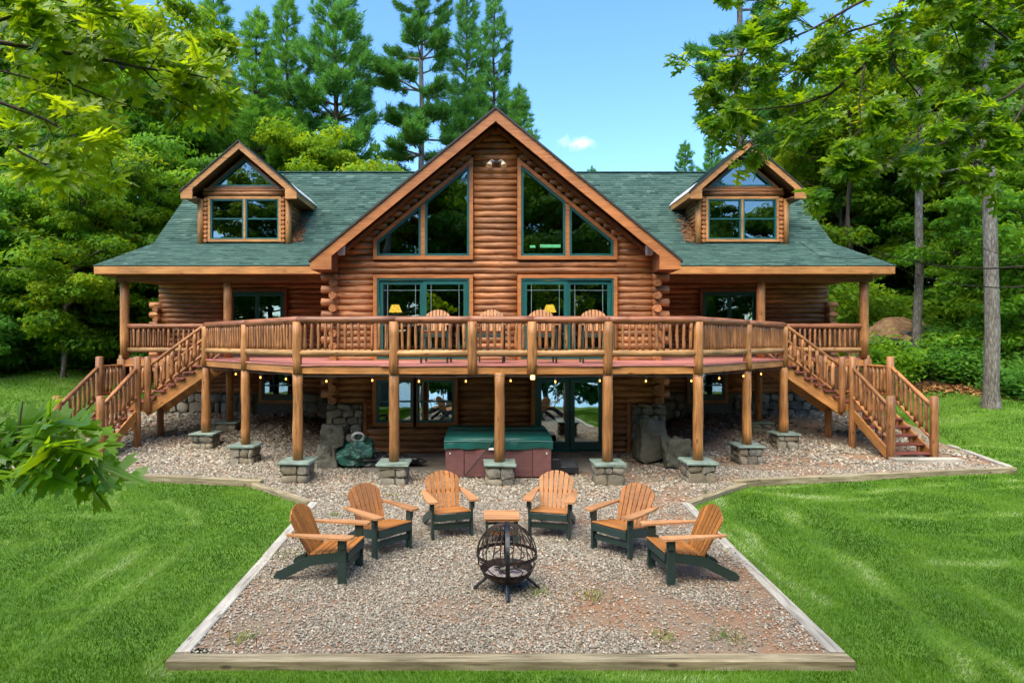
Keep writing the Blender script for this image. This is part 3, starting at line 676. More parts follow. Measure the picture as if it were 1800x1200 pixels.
for a, b in ((-4.5, -3.53), (3.62, 4.55)):
    v = obj('stone_veneer', box_mesh('stone_veneer', (a, GY - .08, -.05), (b, GY + .028, 1.3), M['mortar']), house)
    stone_grid(v, a, b, 0, 1.33, GY - .09, .14, .25, .27)
    ex = b + .05 if a < 0 else a - .05
    obj('corner_board', bevel_box('corner_board', (ex - .05, GY - .12, 0), (ex + .05, GY - .0, 1.35), M['trim'], .006), v)
    cxx = a + .1 if a < 0 else b - .1
    obj('corner_board', bevel_box('corner_board', (cxx - .06, GY - .12, 1.34), (cxx + .06, GY + .02, 2.32), M['trim'], .006), v)
# ---- wings: recessed front walls behind the porches
WY = 21.1; WX = 11.45
for s in (-1, 1):
    f = (lambda P: P) if s == 1 else mir
    SD = [(7.14,2.53),(9.0,2.53),(9.0,4.7),(7.14,4.7)]
    BWn = [(6.7,1.0),(7.9,1.0),(7.9,2.0),(6.7,2.0)]
    w = backing(house, 'wing_wall', [f([(GW+.06,.2),(WX,.2),(WX,.99),(GW+.06,.99)]), f([(GW+.06,.99),(6.69,.99),(6.69,2.52),(GW+.06,2.52)]), f([(6.69,2.01),(WX,2.01),(WX,2.52),(6.69,2.52)]), f([(7.91,.99),(WX,.99),(WX,2.01),(7.91,2.01)]),
                 f([(GW+.06,2.52),(7.13,2.52),(7.13,6.2),(GW+.06,6.2)]), f([(7.13,4.71),(9.01,4.71),(9.01,6.2),(7.13,6.2)]), f([(9.01,2.52),(WX,2.52),(WX,6.2),(9.01,6.2)])], WY + .03, WY + .12, M['inner'])
    a, b = sorted((s*(GW + .1), s*WX))
    wall_logs(w, a, b, WY, 2.46, 5.7, [offset_poly(f(SD), -.1)])
    wall_logs(w, a, b, WY, 1.25, 2.43, [offset_poly(f(BWn), -.1)])
    v = obj('stone_foundation', box_mesh('stone_foundation', (a, WY - .1, .1), (b, WY + .029, 1.2), M['mortar']), house)
    stone_grid(v, min(s*8.2, s*WX), max(s*8.2, s*WX), .35, 1.2, WY - .11, .14, .28, .34)
    stone_grid(v, min(s*4.6, s*6.5), max(s*4.6, s*6.5), .35, 1.2, WY - .11, .14, .3, .4)
    wy = WY - .085
    window(f(BWn), wy, house, midrail=1.5)
    fr = ring('sliding_door', f(SD), offset_poly(f(SD), .05), wy - .055, wy + .05, house, M['frame'])
    ring('trim', offset_poly(f(SD), -.1), offset_poly(f(SD), -.002), wy - .075, wy + .05, fr, M['soffit'])
    for k, (p, q) in enumerate([(7.19, 8.08), (8.06, 8.95)]):
        P = f([(p,2.59),(q,2.59),(q,4.64),(p,4.64)]); yk = wy - .03 + .035 * k
        ring('door_panel', P, offset_poly(P, .09), yk, yk + .03, fr, M['frame']); obj('pane', prism_xz('pane', offset_poly(P, .086), yk + .012, yk + .018, M['glass']), fr)
    ew = obj('end_wall', prism_yz('end_wall', [(WY+.13,.0),(29.4,.0),(29.4,5.6),(24.8,9.6),(WY+.13,6.2)], s*(WX-.04), s*(WX+.04), M['inner']), house)
    for i in range(24):
        z = .3 + (i + .5) * CO
        if z < 2.0 or z > 5.6: continue
        if i % 2: log('corner_log', (s*(WX - .1), WY - .02, z), (s*(WX + .33), WY - .02, z), .1, ew, M['log'], rings=3, wob=.05, dome=.012)
        log('wall_log', (s*WX, WY - (.32 if not i % 2 else -.1), z), (s*WX, 29.3, z), .096, ew, M['log'], rings=4, wob=.05)
backw = obj('back_wall', box_mesh('back_wall', (-WX, 29.3, 0), (WX, 29.4, 5.6), M['inner']), house)
# ---- interior that shows through the glass
obj('room_floor', prism_xy('room_floor', [(-4.2,GY+.13),(4.2,GY+.13),(4.2,WY+.14),(WX-.1,WY+.14),(WX-.1,29.2),(-WX+.1,29.2),(-WX+.1,WY+.14),(-4.2,WY+.14)], 2.40, 2.5, M['inner']), house)
obj('room_partition', box_mesh('room_partition', (-WX+.1, 25.0, 0.0), (WX-.1, 25.1, 5.9), M['inner']), house)
# ---- roofs
EY, EZ, BY, BZ, RY, RZ, RX = 17.9, 5.2, 21.1, 6.34, 24.75, 9.78, 11.65
s_lo = (BZ - EZ) / (BY - EY); s_up = (RZ - BZ) / (RY - BY)
z_lo = lambda y: EZ + (y - EY) * s_lo
z_up = lambda y: BZ + (y - BY) * s_up
y_up = lambda z: BY + (z - BZ) / s_up
def slab(name, plan, zf, t, parent, mat):
    n = len(plan); V = [(x, y, zf(x, y)) for x, y in plan] + [(x, y, zf(x, y) - t) for x, y in plan]
    F = [tuple(range(n)), tuple(range(n, 2*n))[::-1]] + [(i, (i+1) % n, n + (i+1) % n, n + i) for i in range(n)]
    return obj(name, fixn(mesh(name, V, F, mat)), parent)
xv = lambda z: (GPK - z) / GSL
roof = slab('roof', [(-RX,RY+.002),(RX,RY+.002),(RX,30.6),(-RX,30.6)], lambda x, y: RZ - (y - RY) * .86, .16, house, M['soffit'])
for s in (-1, 1):
    slab('porch_roof_deck', [(s*RX,EY),(s*xv(EZ),EY),(s*xv(BZ),BY),(s*RX,BY)], lambda x, y: z_lo(y), .14, roof, M['soffit'])
    slab('upper_roof_deck', [(s*RX,BY+.001),(s*xv(BZ),BY+.001),(s*.001,y_up(GPK)),(s*.001,RY),(s*RX,RY)], lambda x, y: z_up(y), .14, roof, M['soffit'])
    gy0 = GY - .72
    slab('gable_roof_deck', [(0,gy0),(s*4.72,gy0),(s*4.72,EY-.1),(s*xv(EZ),EY),(s*xv(BZ),BY),(0,y_up(GPK))], lambda x, y: GPK - GSL * abs(x), .12, roof, M['soffit'])
def shingle_courses(name, parent, x0, x1, P, Q, keep=None, e=.145, base=.01):
    """P,Q = (y,z) foot and head of a slope running along x; tabs laid in courses, one joined mesh"""
    L = math.hypot(Q[0]-P[0], Q[1]-P[1]); uy, uz = (Q[0]-P[0])/L, (Q[1]-P[1])/L; ny, nz = -uz, uy
    V = []; F = []; T = []; g = random.Random(3); k = int(L / e)
    for i in range(k + 1):
        s0, s1 = i * e - .01, min((i + 1) * e + .03, L + .01); x = x0 - g.uniform(0, .2)
        rowt = g.uniform(-.1, .1)
        while x < x1:
            w = g.choice([.16, .2, .26, .32, .38]); a, b = max(x, x0), min(x + w - .006, x1); x += w
            if b - a < .02: continue
            ym, zm = P[0] + uy * s0, P[1] + uz * s0
            if keep and not keep((a+b)/2, ym, zm): continue
            up = .022 + g.choice([0, 0, .008]); o = len(V)
            for xx in (a, b):
                for (s, h) in ((s0, base), (s0, base + up), (s1, base + .004)):
                    V.append((xx, P[0] + uy*s + ny*h, P[1] + uz*s + nz*h))
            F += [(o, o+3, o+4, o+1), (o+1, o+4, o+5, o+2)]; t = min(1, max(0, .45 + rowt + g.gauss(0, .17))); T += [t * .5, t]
    return obj(name, mesh_np(name, V, F, M['shingle'], T), parent)
def stuff(o): o['kind'] = 'stuff'; return o
kp = lambda x, y, z: z > GPK - GSL * abs(x) - .03
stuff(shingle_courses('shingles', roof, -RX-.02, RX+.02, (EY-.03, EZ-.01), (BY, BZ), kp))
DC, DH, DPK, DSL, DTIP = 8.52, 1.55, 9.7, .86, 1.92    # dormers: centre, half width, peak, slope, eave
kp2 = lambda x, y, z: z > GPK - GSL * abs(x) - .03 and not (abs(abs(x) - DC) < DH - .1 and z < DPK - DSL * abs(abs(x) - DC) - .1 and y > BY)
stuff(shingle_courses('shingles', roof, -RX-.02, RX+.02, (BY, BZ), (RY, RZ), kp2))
def shingle_side(name, parent, xa, za, xb, zb, y0, y1, ylim):
    """slope that falls along x (dormers, gable): tabs run along y"""
    L = math.hypot(xb-xa, zb-za); ux, uz = (xb-xa)/L, (zb-za)/L; nx, nz = (-uz, ux) if ux > 0 else (uz, -ux)
    V = []; F = []; T = []; g = random.Random(5); e = .145
    for i in range(int(L / e) + 1):
        s0, s1 = i*e - .01, min((i+1)*e + .03, L); y = y0 - g.uniform(0, .2)
        while y < y1:
            w = g.choice([.16, .2, .26, .32]); a, b = max(y, y0), min(y + w - .006, y1); y += w
            if b - a < .02 or a > ylim(xa + ux*s0, za + uz*s0): continue
            o = len(V)
            for yy in (a, b):
                for s, h in ((s0, .01), (s0, .032), (s1, .014)): V.append((xa + ux*s + nx*h, yy, za + uz*s + nz*h))
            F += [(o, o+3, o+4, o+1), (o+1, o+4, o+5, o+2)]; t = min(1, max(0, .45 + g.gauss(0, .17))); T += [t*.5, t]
    me = mesh_np(name, V, F, M['shingle'], T); return stuff(obj(name, me, parent))
for s in (-1, 1):
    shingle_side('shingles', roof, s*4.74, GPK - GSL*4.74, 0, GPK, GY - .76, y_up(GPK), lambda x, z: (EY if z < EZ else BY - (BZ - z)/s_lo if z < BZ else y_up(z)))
    ridge = board('ridge_cap', (s*.02, RY, RZ + .02), (s*RX, RY, RZ + .02), .03, .24, roof, plain('ridge_shingle%d' % s, (.045,.11,.085), .85))
    # fascia of the porch eave, barge boards of the gable, rake boards of the wings
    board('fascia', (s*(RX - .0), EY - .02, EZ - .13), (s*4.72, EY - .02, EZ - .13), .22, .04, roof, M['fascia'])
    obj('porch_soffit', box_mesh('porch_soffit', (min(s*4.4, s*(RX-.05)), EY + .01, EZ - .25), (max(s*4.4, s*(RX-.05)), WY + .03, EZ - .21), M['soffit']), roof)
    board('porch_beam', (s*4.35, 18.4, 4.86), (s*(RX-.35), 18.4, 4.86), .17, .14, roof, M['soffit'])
    board('rake_board', (s*RX, EY, EZ - .11), (s*RX, BY, BZ - .11), .2, .04, roof, M['fascia']); board('rake_board', (s*RX, BY, BZ - .13), (s*RX, RY, RZ - .13), .2, .04, roof, M['fascia'])
    gy = GY - .74
    bl = obj('barge_board', prism_xz('barge_board', [(0,GPK-.03),(s*4.74,GPK-.03-GSL*4.74),(s*4.74,GPK-.24-GSL*4.74),(s*4.2,GPK-.24-GSL*4.74),(s*4.2,GPK-.34-GSL*4.2),(0,GPK-.34)], gy - .05, gy, M['trim']), roof)
    obj('eave_return', prism_xz('eave_return', [(s*4.74,GPK-.14-GSL*4.74),(s*4.74,GPK-.238-GSL*4.74),(s*4.2,GPK-.238-GSL*4.74),(s*4.2,GPK-.14-GSL*4.2)], gy + .001, EY - .05, M['soffit']), roof)
    obj('drip_edge', prism_xz('drip_edge', [(0,GPK+.035),(s*4.78,GPK+.035-GSL*4.78),(s*4.78,GPK-.028-GSL*4.78),(0,GPK-.028)], gy - .09, gy + .02, plain('dark_edge%d' % s, (.03,.032,.03), .8)), roof)
    # under the gable overhang the log siding follows the rafters
    board('rafter_trim', (s*.05, GY - .12, GPK - .30), (s*4.5, GY - .12, GPK - .30 - GSL*4.45), .1, .05, roof, M['soffit'])
# ---- dormers
for s in (-1, 1):
    c = s * DC; dy = 20.6
    d = obj('dormer', prism_xz('dormer', [(c-DH+.12,BZ-.1),(c-1.24,BZ-.1),(c-1.24,8.0),(c+1.24,8.0),(c+1.24,BZ-.1),(c+DH-.12,BZ-.1),(c+DH-.12,8.15),(c+1.2,8.2),(c,9.42),(c-1.2,8.2),(c-DH+.12,8.15)], BY+.01, BY+.08, M['soffit']), house)
    for q in (-1, 1):
        slab('dormer_roof_deck', [(c,dy),(c+q*DTIP,dy),(c+q*DTIP,y_up(DPK-DSL*DTIP)),(c,y_up(DPK))], lambda x, y: DPK - DSL*abs(x-c), .1, d, M['soffit'])
        shingle_side('shingles', d, c+q*(DTIP+.02), DPK-DSL*(DTIP+.02), c, DPK, dy-.04, y_up(DPK), lambda x, z: y_up(z))
        obj('barge_board', prism_xz('barge_board', [(c,DPK-.02),(c+q*(DTIP+.02),DPK-.02-DSL*(DTIP+.02)),(c+q*(DTIP+.02),DPK-.26-DSL*(DTIP+.02)),(c+q*(DTIP-.37),DPK-.26-DSL*(DTIP+.02)),(c+q*(DTIP-.37),DPK-.265-DSL*(DTIP-.37)),(c,DPK-.265)], dy-.07, dy-.02, M['fascia']), d)
        obj('drip_edge', prism_xz('drip_edge', [(c,DPK+.03),(c+q*(DTIP+.05),DPK+.03-DSL*(DTIP+.05)),(c+q*(DTIP+.05),DPK-.018-DSL*(DTIP+.05)),(c,DPK-.018)], dy-.11, dy, plain('dark_edge', (.03,.032,.03), .8)), d)
        ze = DPK - DSL*DTIP
        board('eave_fascia', (c+q*(DTIP+.01), dy, ze-.13), (c+q*(DTIP+.01), y_up(ze)-.2, ze-.13), .2, .04, d, M['fascia'])
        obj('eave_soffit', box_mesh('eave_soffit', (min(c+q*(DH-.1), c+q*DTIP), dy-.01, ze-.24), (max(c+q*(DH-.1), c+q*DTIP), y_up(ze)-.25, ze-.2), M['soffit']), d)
        o = obj('metal_flashing', mesh('metal_flashing', [(c+q*(DTIP+.05),dy,ze-.0),(c+q*(DTIP+.05),y_up(ze)-.05,ze-.0),(c+q*(DTIP-.24),y_up(ze)+.1,ze+.29),(c+q*(DTIP-.24),dy,ze+.29),
             (c+q*(DTIP+.05),dy,ze-.03),(c+q*(DTIP+.05),y_up(ze)-.05,ze-.03)], [(0,1,2,3),(0,4,5,1)], M['white']), d)
        log('corner_post', (c+q*(DH-.05), BY-.05, BZ-.02), (c+q*(DH-.05), BY-.05, ze-.18), .105, d, M['fascia'], sides=8, rings=3, wob=.02)
        for i in range(10):                         # butt ends of the side-wall logs beside the window
            z = BZ + .1 + i * .155
            if z < 7.95:
                log('log_end', (c+q*1.325, BY-.12, z), (c+q*1.325, BY+.1, z), .075, d, M['trim'], sides=8, rings=3, wob=.05, dome=.02)
                y1 = y_up(z) + .1
                log('wall_log', (c+q*(DH-.1), BY+.05, z), (c+q*(DH-.1), max(y1, BY+.3), z), .085, d, M['log'], sides=8, rings=3, wob=.04)
        side_t = prism_yz('side_backing', [(BY+.05,BZ-.05),(y_up(ze)+.1,ze),(BY+.05,ze)], c+q*(DH-.15)-.02, c+q*(DH-.15)+.02, M['soffit']); obj('side_backing', side_t, d)
    yd = BY - .02
    for (a, b, gm) in ((-1.165, -.035, M['glass']), (.035, 1.165, M['glass'])):
        P = [(c+a,6.50),(c+b,6.50),(c+b,7.87),(c+a,7.87)]; window(P, yd, d, fw=.05, trim=False, midrail=7.2, gm=gm, flat=True)
    big_d = [(c-1.165,6.5),(c+1.165,6.5),(c+1.165,7.87),(c-1.165,7.87)]
    ring('window_trim', offset_poly(big_d, -.09), offset_poly(big_d, -.002), yd-.07, yd+.03, d, M['fascia'])
    obj('window_mullion', box_mesh('window_mullion', (c-.034, yd-.06, 6.502), (c+.034, yd+.03, 7.868), M['fascia']), d)
    log('header_log', (c-1.42, yd-.02, 8.06), (c+1.42, yd-.02, 8.06), .075, d, M['log'], rings=5); board('header_board', (c-1.4, yd-.04, 8.19), (c+1.4, yd-.04, 8.19), .09, .06, d, M['trim'])
    tri = [(c-1.08,8.30),(c+1.08,8.30),(c,9.23)]
    window(tri, yd - .01, d, fw=.055, tw=.07, tcol=M['soffit'], flat=True)
    obj('dark_backing', box_mesh('dark_backing', (c-1.2, BY+.14, 6.4), (c+1.2, BY+.16, 7.95), M['dark_backing']), d)  # opaque dark sheet added behind the panes in place of the dim interior
    obj('attic_panel', prism_xz('attic_panel', [(c-1.4,8.0),(c+1.4,8.0),(c+1.4,8.2),(c,9.4),(c-1.4,8.2)], BY+.7, BY+.72, M['inner']), d)
    # needle drift caught behind the dormer, on the side towards the gable
    g = np.random.default_rng(4); n = 900; q = -s
    yy = BY + np.abs(g.normal(0, .45, n)); xx = c + q*(DH + .0 + np.abs(g.normal(0, .16, n))); zz = BZ + (yy-BY)*s_up + .05 + np.abs(g.normal(0, .05, n)) 
    a = g.uniform(0, 6.28, n); l = .07; V = np.stack([np.stack([xx - np.cos(a)*l, yy - np.sin(a)*l, zz], 1), np.stack([xx + np.cos(a)*l, yy + np.sin(a)*l, zz + .02], 1), np.stack([xx + .012, yy, zz + .03], 1)], 1).reshape(-1, 3)
    stuff(obj('needle_drift', mesh_np('needle_drift', V, np.arange(3*n).reshape(-1, 3), plain('dead_needles', (.26,.12,.05), .9)), roof))
# ================================================================ deck
FZ = 2.5
deck = thing('deck', 'raised curved log deck with stone footed posts in front of the house', 'deck', (0, 15, 0))
DP = [(-8.13,17.3),(-6.23,15.3),(-4.3,13.25),(-2.2,13.1),(.05,13.05),(2.35,13.1),(4.33,13.25),(6.25,15.3),(8.13,17.3)]
def pier(x, y, z0, parent, top=.45, local=False):
    p = obj('stone_pier', box_mesh('stone_pier', (x-.25,y-.25,z0-.15), (x+.25,y+.25,top-.06), M['mortar']), parent)
    a = z0 - .03
    stone_grid(p, x-.28, x+.28, a, top-.06, y-.25, .1, .2, .25); stone_grid(p, y-.27, y+.27, a, top-.06, x-.25, .1, .17, .2, 'y'); stone_grid(p, y-.27, y+.27, a, top-.06, x+.25, .1, .17, .2, 'y')
    o = obj('cap_stone', bevel_box('cap_stone', (x-.34,y-.34,top-.06), (x+.34,y+.34,top), M['cap'], .015), p)
    for v in o.data.vertices: v.co += Vector((random.uniform(-.012,.012), random.uniform(-.012,.012), random.uniform(-.006,.006)))
    return p
for i, (x, y) in enumerate(DP):
    g0 = float(gravel_h(x, y)); pier(x, y, g0, deck)
    log('post', (x, y, .45), (x, y, 2.34), .125 if i in (0, 8) else .112, deck, M['post'], sides=12, rings=7, wob=.05, r2=.105)
# short posts that carry the railing
for x, y in [p for i, p in enumerate(DP) if i != 4] + [(-.53,13.04),(.73,13.04)]:
    log('rail_post', (x, y - .03, 2.3), (x, y - .03, 3.42), .105, deck, M['post'], sides=10, rings=5, wob=.05)
def poly_clip_x(y, P):
    xs = []
    for (x0, y0), (x1, y1) in zip(P, P[1:] + P[:1]):
        if (y0 - y) * (y1 - y) < 0: xs.append(x0 + (x1 - x0) * (y - y0) / (y1 - y0))
    return sorted(xs)
DPOLY = [(x, y - .02) for x, y in DP] + [(8.13,18.42),(4.4,18.42),(4.4,16.38),(-4.4,16.38),(-4.4,18.42),(-8.13,18.42)]
y = 13.03
while y < 18.42:                                # planks laid along the house front
    xs = poly_clip_x(y + .07, DPOLY)
    for a, b in zip(xs[::2], xs[1::2]):
        o = obj('deck_board', shared(('db',), lambda: bevel_box('deck_board', (0,-.068,-.035), (1,.068,0), M['deck'], .004)), deck); o.location = (a, y + .07, FZ); o.scale = (b - a, 1, 1)
    y += .142
for (x0, y0), (x1, y1) in zip(DP[:-1], DP[1:]):
    board('rim_joist', (x0, y0, 2.385), (x1, y1, 2.385), .165, .05, deck, M['fascia'])
    board('edge_board', (x0, y0 - .02, 2.488), (x1, y1 - .02, 2.488), .035, .07, deck, M['deck'])
    n = max(1, int(math.hypot(x1-x0, y1-y0) / .16))
for s in (-1, 1):
    board('rim_joist', (s*8.13,17.3,2.385), (s*8.13,18.4,2.385), .165, .05, deck, M['fascia']); 
    for yy in (14.4, 15.5): board('joist_beam', (0, yy, 2.34), (s*(5.0 if yy < 15 else 6.2), yy, 2.34), .2, .1, deck, M['soffit'])
BAL = [log_mesh('baluster', 1.0, .034, M['rail'], sides=8, rings=5, wob=.16, seed=90 + k) for k in range(5)]
def baluster(parent, p0, p1, th=1.0):
    o = obj('baluster', random.choice(BAL), parent); L = (Vector(p1) - Vector(p0)).length; orient(o, p0, p1); o.scale = (L, th * random.uniform(.9, 1.12), th * random.uniform(.9, 1.12)); return o
def railing(parent, a, b, za=(2.75, 3.46), zb=None, r_top=.08, r_low=.075, step=.155, low_mat=None, top_mat=None, ext=0, th=1.0, skip=.1):
    """a,b = (x,y) ends; za = (lower, upper) rail heights at a, zb at b"""
    zb = zb or za; A, B = Vector((*a, 0)), Vector((*b, 0)); L = (B - A).length; d = (B - A) / L if L else A
    log('top_rail', A - d*ext + Vector((0,0,za[1])), B + d*ext + Vector((0,0,zb[1])), r_top, parent, top_mat or M['railtop'], sides=10, rings=6, wob=.05, dome=.01)
    log('lower_rail', A + Vector((0,0,za[0])), B + Vector((0,0,zb[0])), r_low, parent, low_mat or M['greylog'], sides=10, rings=6, wob=.06, dome=.01)
    n = int((L - 2*skip) / step); 
    for k in range(n + 1):
        t = (skip + (L - 2*skip) * (k + .5) / (n + 1)) / L; p = A.lerp(B, t)
        j = Vector((random.uniform(-.008,.008), random.uniform(-.012,.012), 0))
        baluster(parent, p + j + Vector((0,0,za[0] + (zb[0]-za[0])*t - .01)), p - j + Vector((0,0,za[1] + (zb[1]-za[1])*t - .01)), th)
tops = [(-8.13,17.3),(-6.23,15.3),(-4.3,13.22),(-2.2,13.07),(-.53,13.04),(.73,13.04),(2.35,13.07),(4.33,13.22),(6.25,15.3),(8.13,17.3)]
for i, (a, b) in enumerate(zip(tops[:-1], tops[1:])): railing(deck, a, b, ext=.05)
# porch floors, posts and railings (part of the house)
for s in (-1, 1):
    for k in range(19):
        yy = 18.44 + k * .142
        x0, x1 = (s*4.5, s*(11.3)); o = obj('porch_board', shared(('db',), None), house); o.location = (min(x0, x1), yy + .07, FZ); o.scale = (abs(x1 - x0), 1, 1)
    board('porch_rim', (s*8.1,18.42,2.37), (s*11.3,18.42,2.37), .18, .05, house, M['fascia'])
    for xx in (8.0, 11.1):
        log('porch_post', (s*xx, 18.45, FZ), (s*xx, 18.45, 4.8), .125, house, M['post'], sides=12, rings=5, wob=.03)
        g0 = float(gravel_h(s*xx, 18.7)); 
        if xx < 9: pier(s*(xx+.15), 18.95, g0, house, top=.55)
        log('support_post', (s*(xx+(.15 if xx<9 else 0)), 18.95, .5 if xx < 9 else 0), (s*(xx+(.15 if xx<9 else 0)), 18.95, 2.36), .11, house, M['post'], sides=10, rings=4, wob=.04)
    railing(house, (s*8.1,18.45), (s*11.0,18.45)); railing(house, (s*11.1,18.5), (s*11.1,21.0))
# ================================================================ stairs
def stairs(s):
    t = thing('staircase', ('left' if s < 0 else 'right') + ' outdoor log staircase turning at a landing between deck and lawn side', 'staircase', (s*10.5, 17, 0), group='log staircases')
    LZ = 1.28; nr = 7; X0, X1 = 8.18, 9.82
    rise = (FZ - LZ) / nr; run = (X1 - X0) / (nr - 1)
    for k in range(nr - 1):
        x = X0 + k * run; z = FZ - (k + 1) * rise
        obj('tread', bevel_box('tread', (min(s*(x-.02), s*(x+run+.03)), 17.2, z-.045), (max(s*(x-.02), s*(x+run+.03)), 18.34, z), M['tread'], .008), t)
    for yy in (17.34, 18.26): board('stringer', (s*(X0-.05), yy, FZ-.28), (s*(X1+.05), yy, LZ-.26), .3, .06, t, M['fascia'])
    for yy in (17.26, 18.36):
        A = ((s*8.2, yy), (s*9.72, yy)); railing(t, A[0], A[1], (2.62, 3.42), (1.47, 2.30), .05, .043, .22, M['rail'], M['rail'], th=1.35, skip=.12)
    def newel(x, y, z0, z1, r=.092): log('newel_post', (s*x, y, z0), (s*x, y, z1), r, t, M['rail'], sides=12, rings=5, wob=.03, dome=.02)
    newel(9.74, 17.24, 1.02, 2.58); newel(9.74, 18.4, 1.0, 2.58)
    gz0 = lambda x, y: float(gravel_h(s*x, y)) - .03
    newel(10.02, 17.22, gz0(10, 17.2), 2.58); newel(11.12, 17.28, gz0(11, 17.3), 2.58, .1); newel(11.15, 18.42, gz0(11.15, 18.4), 2.6, .1); newel(9.95, 18.3, gz0(9.9, 18.3), 1.2, .1)
    for k in range(8):
        o = obj('landing_board', bevel_box('landing_board', (min(s*9.8, s*11.12), 17.3 + k*.142, LZ-.04), (max(s*9.8, s*11.12), 17.3 + k*.142 + .136, LZ), M['tread'], .005), t)
    for yy in (17.32, 18.4): board('landing_rim', (s*9.75, yy, LZ-.14), (s*11.15, yy, LZ-.14), .2, .05, t, M['fascia'])
    railing(t, (s*9.78,18.42), (s*11.1,18.42), (1.5, 2.28), None, .045, .045, .19, M['rail'], M['rail'], th=1.2); railing(t, (s*11.13,17.32), (s*11.15,18.4), (1.5, 2.28), None, .045, .045, .19, M['rail'], M['rail'], th=1.2)
    for k in range(6):
        z = LZ - .185 * (k + 1); y = 17.26 - .28 * k
        obj('tread', bevel_box('tread', (min(s*10.06, s*11.1), y-.3, z-.045), (max(s*10.06, s*11.1), y+.0, z), M['tread'], .008), t)
        if k < 5:
            for xx in (10.22, 10.94): obj('riser_block', box_mesh('riser_block', (min(s*xx-.03, s*xx+.03), y-.27, z-.19), (max(s*xx-.03, s*xx+.03), y-.22, z-.046), M['soffit']), t)
    for xx in (10.04, 11.11): board('stringer', (s*xx, 17.35, LZ-.24), (s*xx, 15.62, .06), .27, .055, t, M['fascia'])
    for xx in (10.02, 11.12):
        newel(xx, 15.58, -.02, 1.62, .1)
        railing(t, (s*xx, 17.2), (s*xx, 15.66), (1.46, 2.26), (.52, 1.36), .052, .045, .2, M['rail'], M['rail'], th=1.25, skip=.1)
    p = obj('stair_pad', bevel_box('stair_pad', (min(s*9.9, s*11.6), 15.18, -.05), (max(s*9.9, s*11.6), 15.5, .085), M['timber'], .008))
    tag(p, 'weathered plank at the foot of the ' + ('left' if s < 0 else 'right') + ' stairs', 'plank')
for s in (-1, 1): stairs(s)
# ================================================================ furniture
def slat_mesh(w0, w1, L, t, side, mat, arc):
    """tapered back slat: local x across, z along; rounded top follows the fan's arc"""
    prof = [(-w0/2,0),(w0/2,0),(w1/2, L + arc[1])]
    for k in (0.66, .33): prof.append((-w1/2 + w1*k, L + arc[0]*(1-k) + arc[1]*k + .006))
    prof.append((-w1/2, L + arc[0]))
    return prism_xz('back_slat', prof, -t/2, t/2, mat)
def adirondack(name, label, loc, rz, group, tall=0.0):
    c = thing(name, label, 'chair', loc, rz, group)
    o_ = lambda nm, me: obj(nm, me, c, local=True); up = tall
    B = lambda nm, a, b, m, w=.006: o_(nm, shared((nm, a, b, m.name), lambda: bevel_box(nm, a, b, m, w)))
    for s in (-1, 1):
        prof = [(-.41,.27),(-.41,.375),(-.36,.385),(-.1,.345),(.1,.30),(.52,.085),(.56,.035),(.54,0),(.43,0),(.06,.19)]
        if tall: prof = [(-.41,.30),(-.41,.405),(-.36,.41),(-.05,.37),(.16,.335),(.5,.30),(.5,.22),(.1,.24)]
        P = [(y, z + up) for y, z in prof]
        o_('side_rail', shared(('sr', s, up), lambda: prism_yz('side_rail', P, s*.27-.016, s*.27+.016, M['green'])))
        B('leg', (s*.305-.018, -.41, 0), (s*.305+.018, -.30, .555 + up), M['green'])
        if tall:
            B('leg', (s*.305-.018, .36, 0), (s*.305+.018, .46, .50 + up), M['green'])
            B('side_stretcher', (s*.27-.015, -.38, .16), (s*.27+.015, .42, .24), M['green'])
        B('arm_bracket', (s*.335-.014, -.40, .43 + up), (s*.335+.014, -.33, .553 + up), M['green'])
        arm = [(-.49,.245),(-.50,.30),(-.49,.375),(-.44,.40),(-.2,.40),(.1,.375),(.36,.335),(.38,.30),(.36,.285),(.1,.275),(-.2,.255)]
        o_('armrest', shared(('arm', s, up), lambda: prism_xy('armrest', [(s*x, y) for y, x in arm], .556 + up, .582 + up, M['arm'])))
    B('front_apron', (-.287, -.435, .27 + up), (.287, -.412, .372 + up), M['green'])
    B('front_stretcher', (-.286, -.375, .13 + up*.4), (.286, -.345, .215 + up*.4), M['green'])
    for k in range(6):                                 # seat slats
        y0 = -.44 + k * .088; z = (.386 - .0 * k - .012*k) + up + (.028 if tall else 0)
        o = B('seat_slat', (-.285, 0, 0), (.285, .077, .022), M['slat'], .005); o.location = (0, y0, z); o.rotation_euler = (R(-7), 0, 0)
    n = 7; lean = R(26 if not tall else 20)
    for k in range(n):                                 # fanned back
        u = (k - 3) / 3; a = u * R(5.5); L = .70 - .10 * u*u*1.0
        arc = lambda v: -.10*(v*v) + .10*u*u
        um, up_ = (u - .16), (u + .16)
        o = o_('back_slat', shared(('bs', k), lambda: slat_mesh(.051, .069, L, .02, 0, M['slat'], (arc(um), arc(up_)))))
        o.location = (u * .195, .085, .235 + up + (.05 if tall else 0)); o.rotation_mode = 'XYZ'
        o.rotation_euler = Matrix.Rotation(-lean, 3, 'X').to_4x4().to_euler() if abs(a) < 1e-6 else (Matrix.Rotation(-lean, 3, 'X') @ Matrix.Rotation(a, 3, 'Y')).to_euler()
    for z, w in ((.30, .25), (.56, .33)):
        yb = .085 + (z - .235) * math.tan(lean) + .03
        B('back_rail', (-w, yb, z + up - .03), (w, yb + .025, z + up + .03), M['green'] if z < .5 else M['slat'])
    if tall: B('footrest', (-.287, -.56, .22), (.287, -.43, .245), M['arm'])
    return c
FIRE = (0.02, 7.45)
def face(x, y): return math.atan2(FIRE[0] - x, -(FIRE[1] - y))
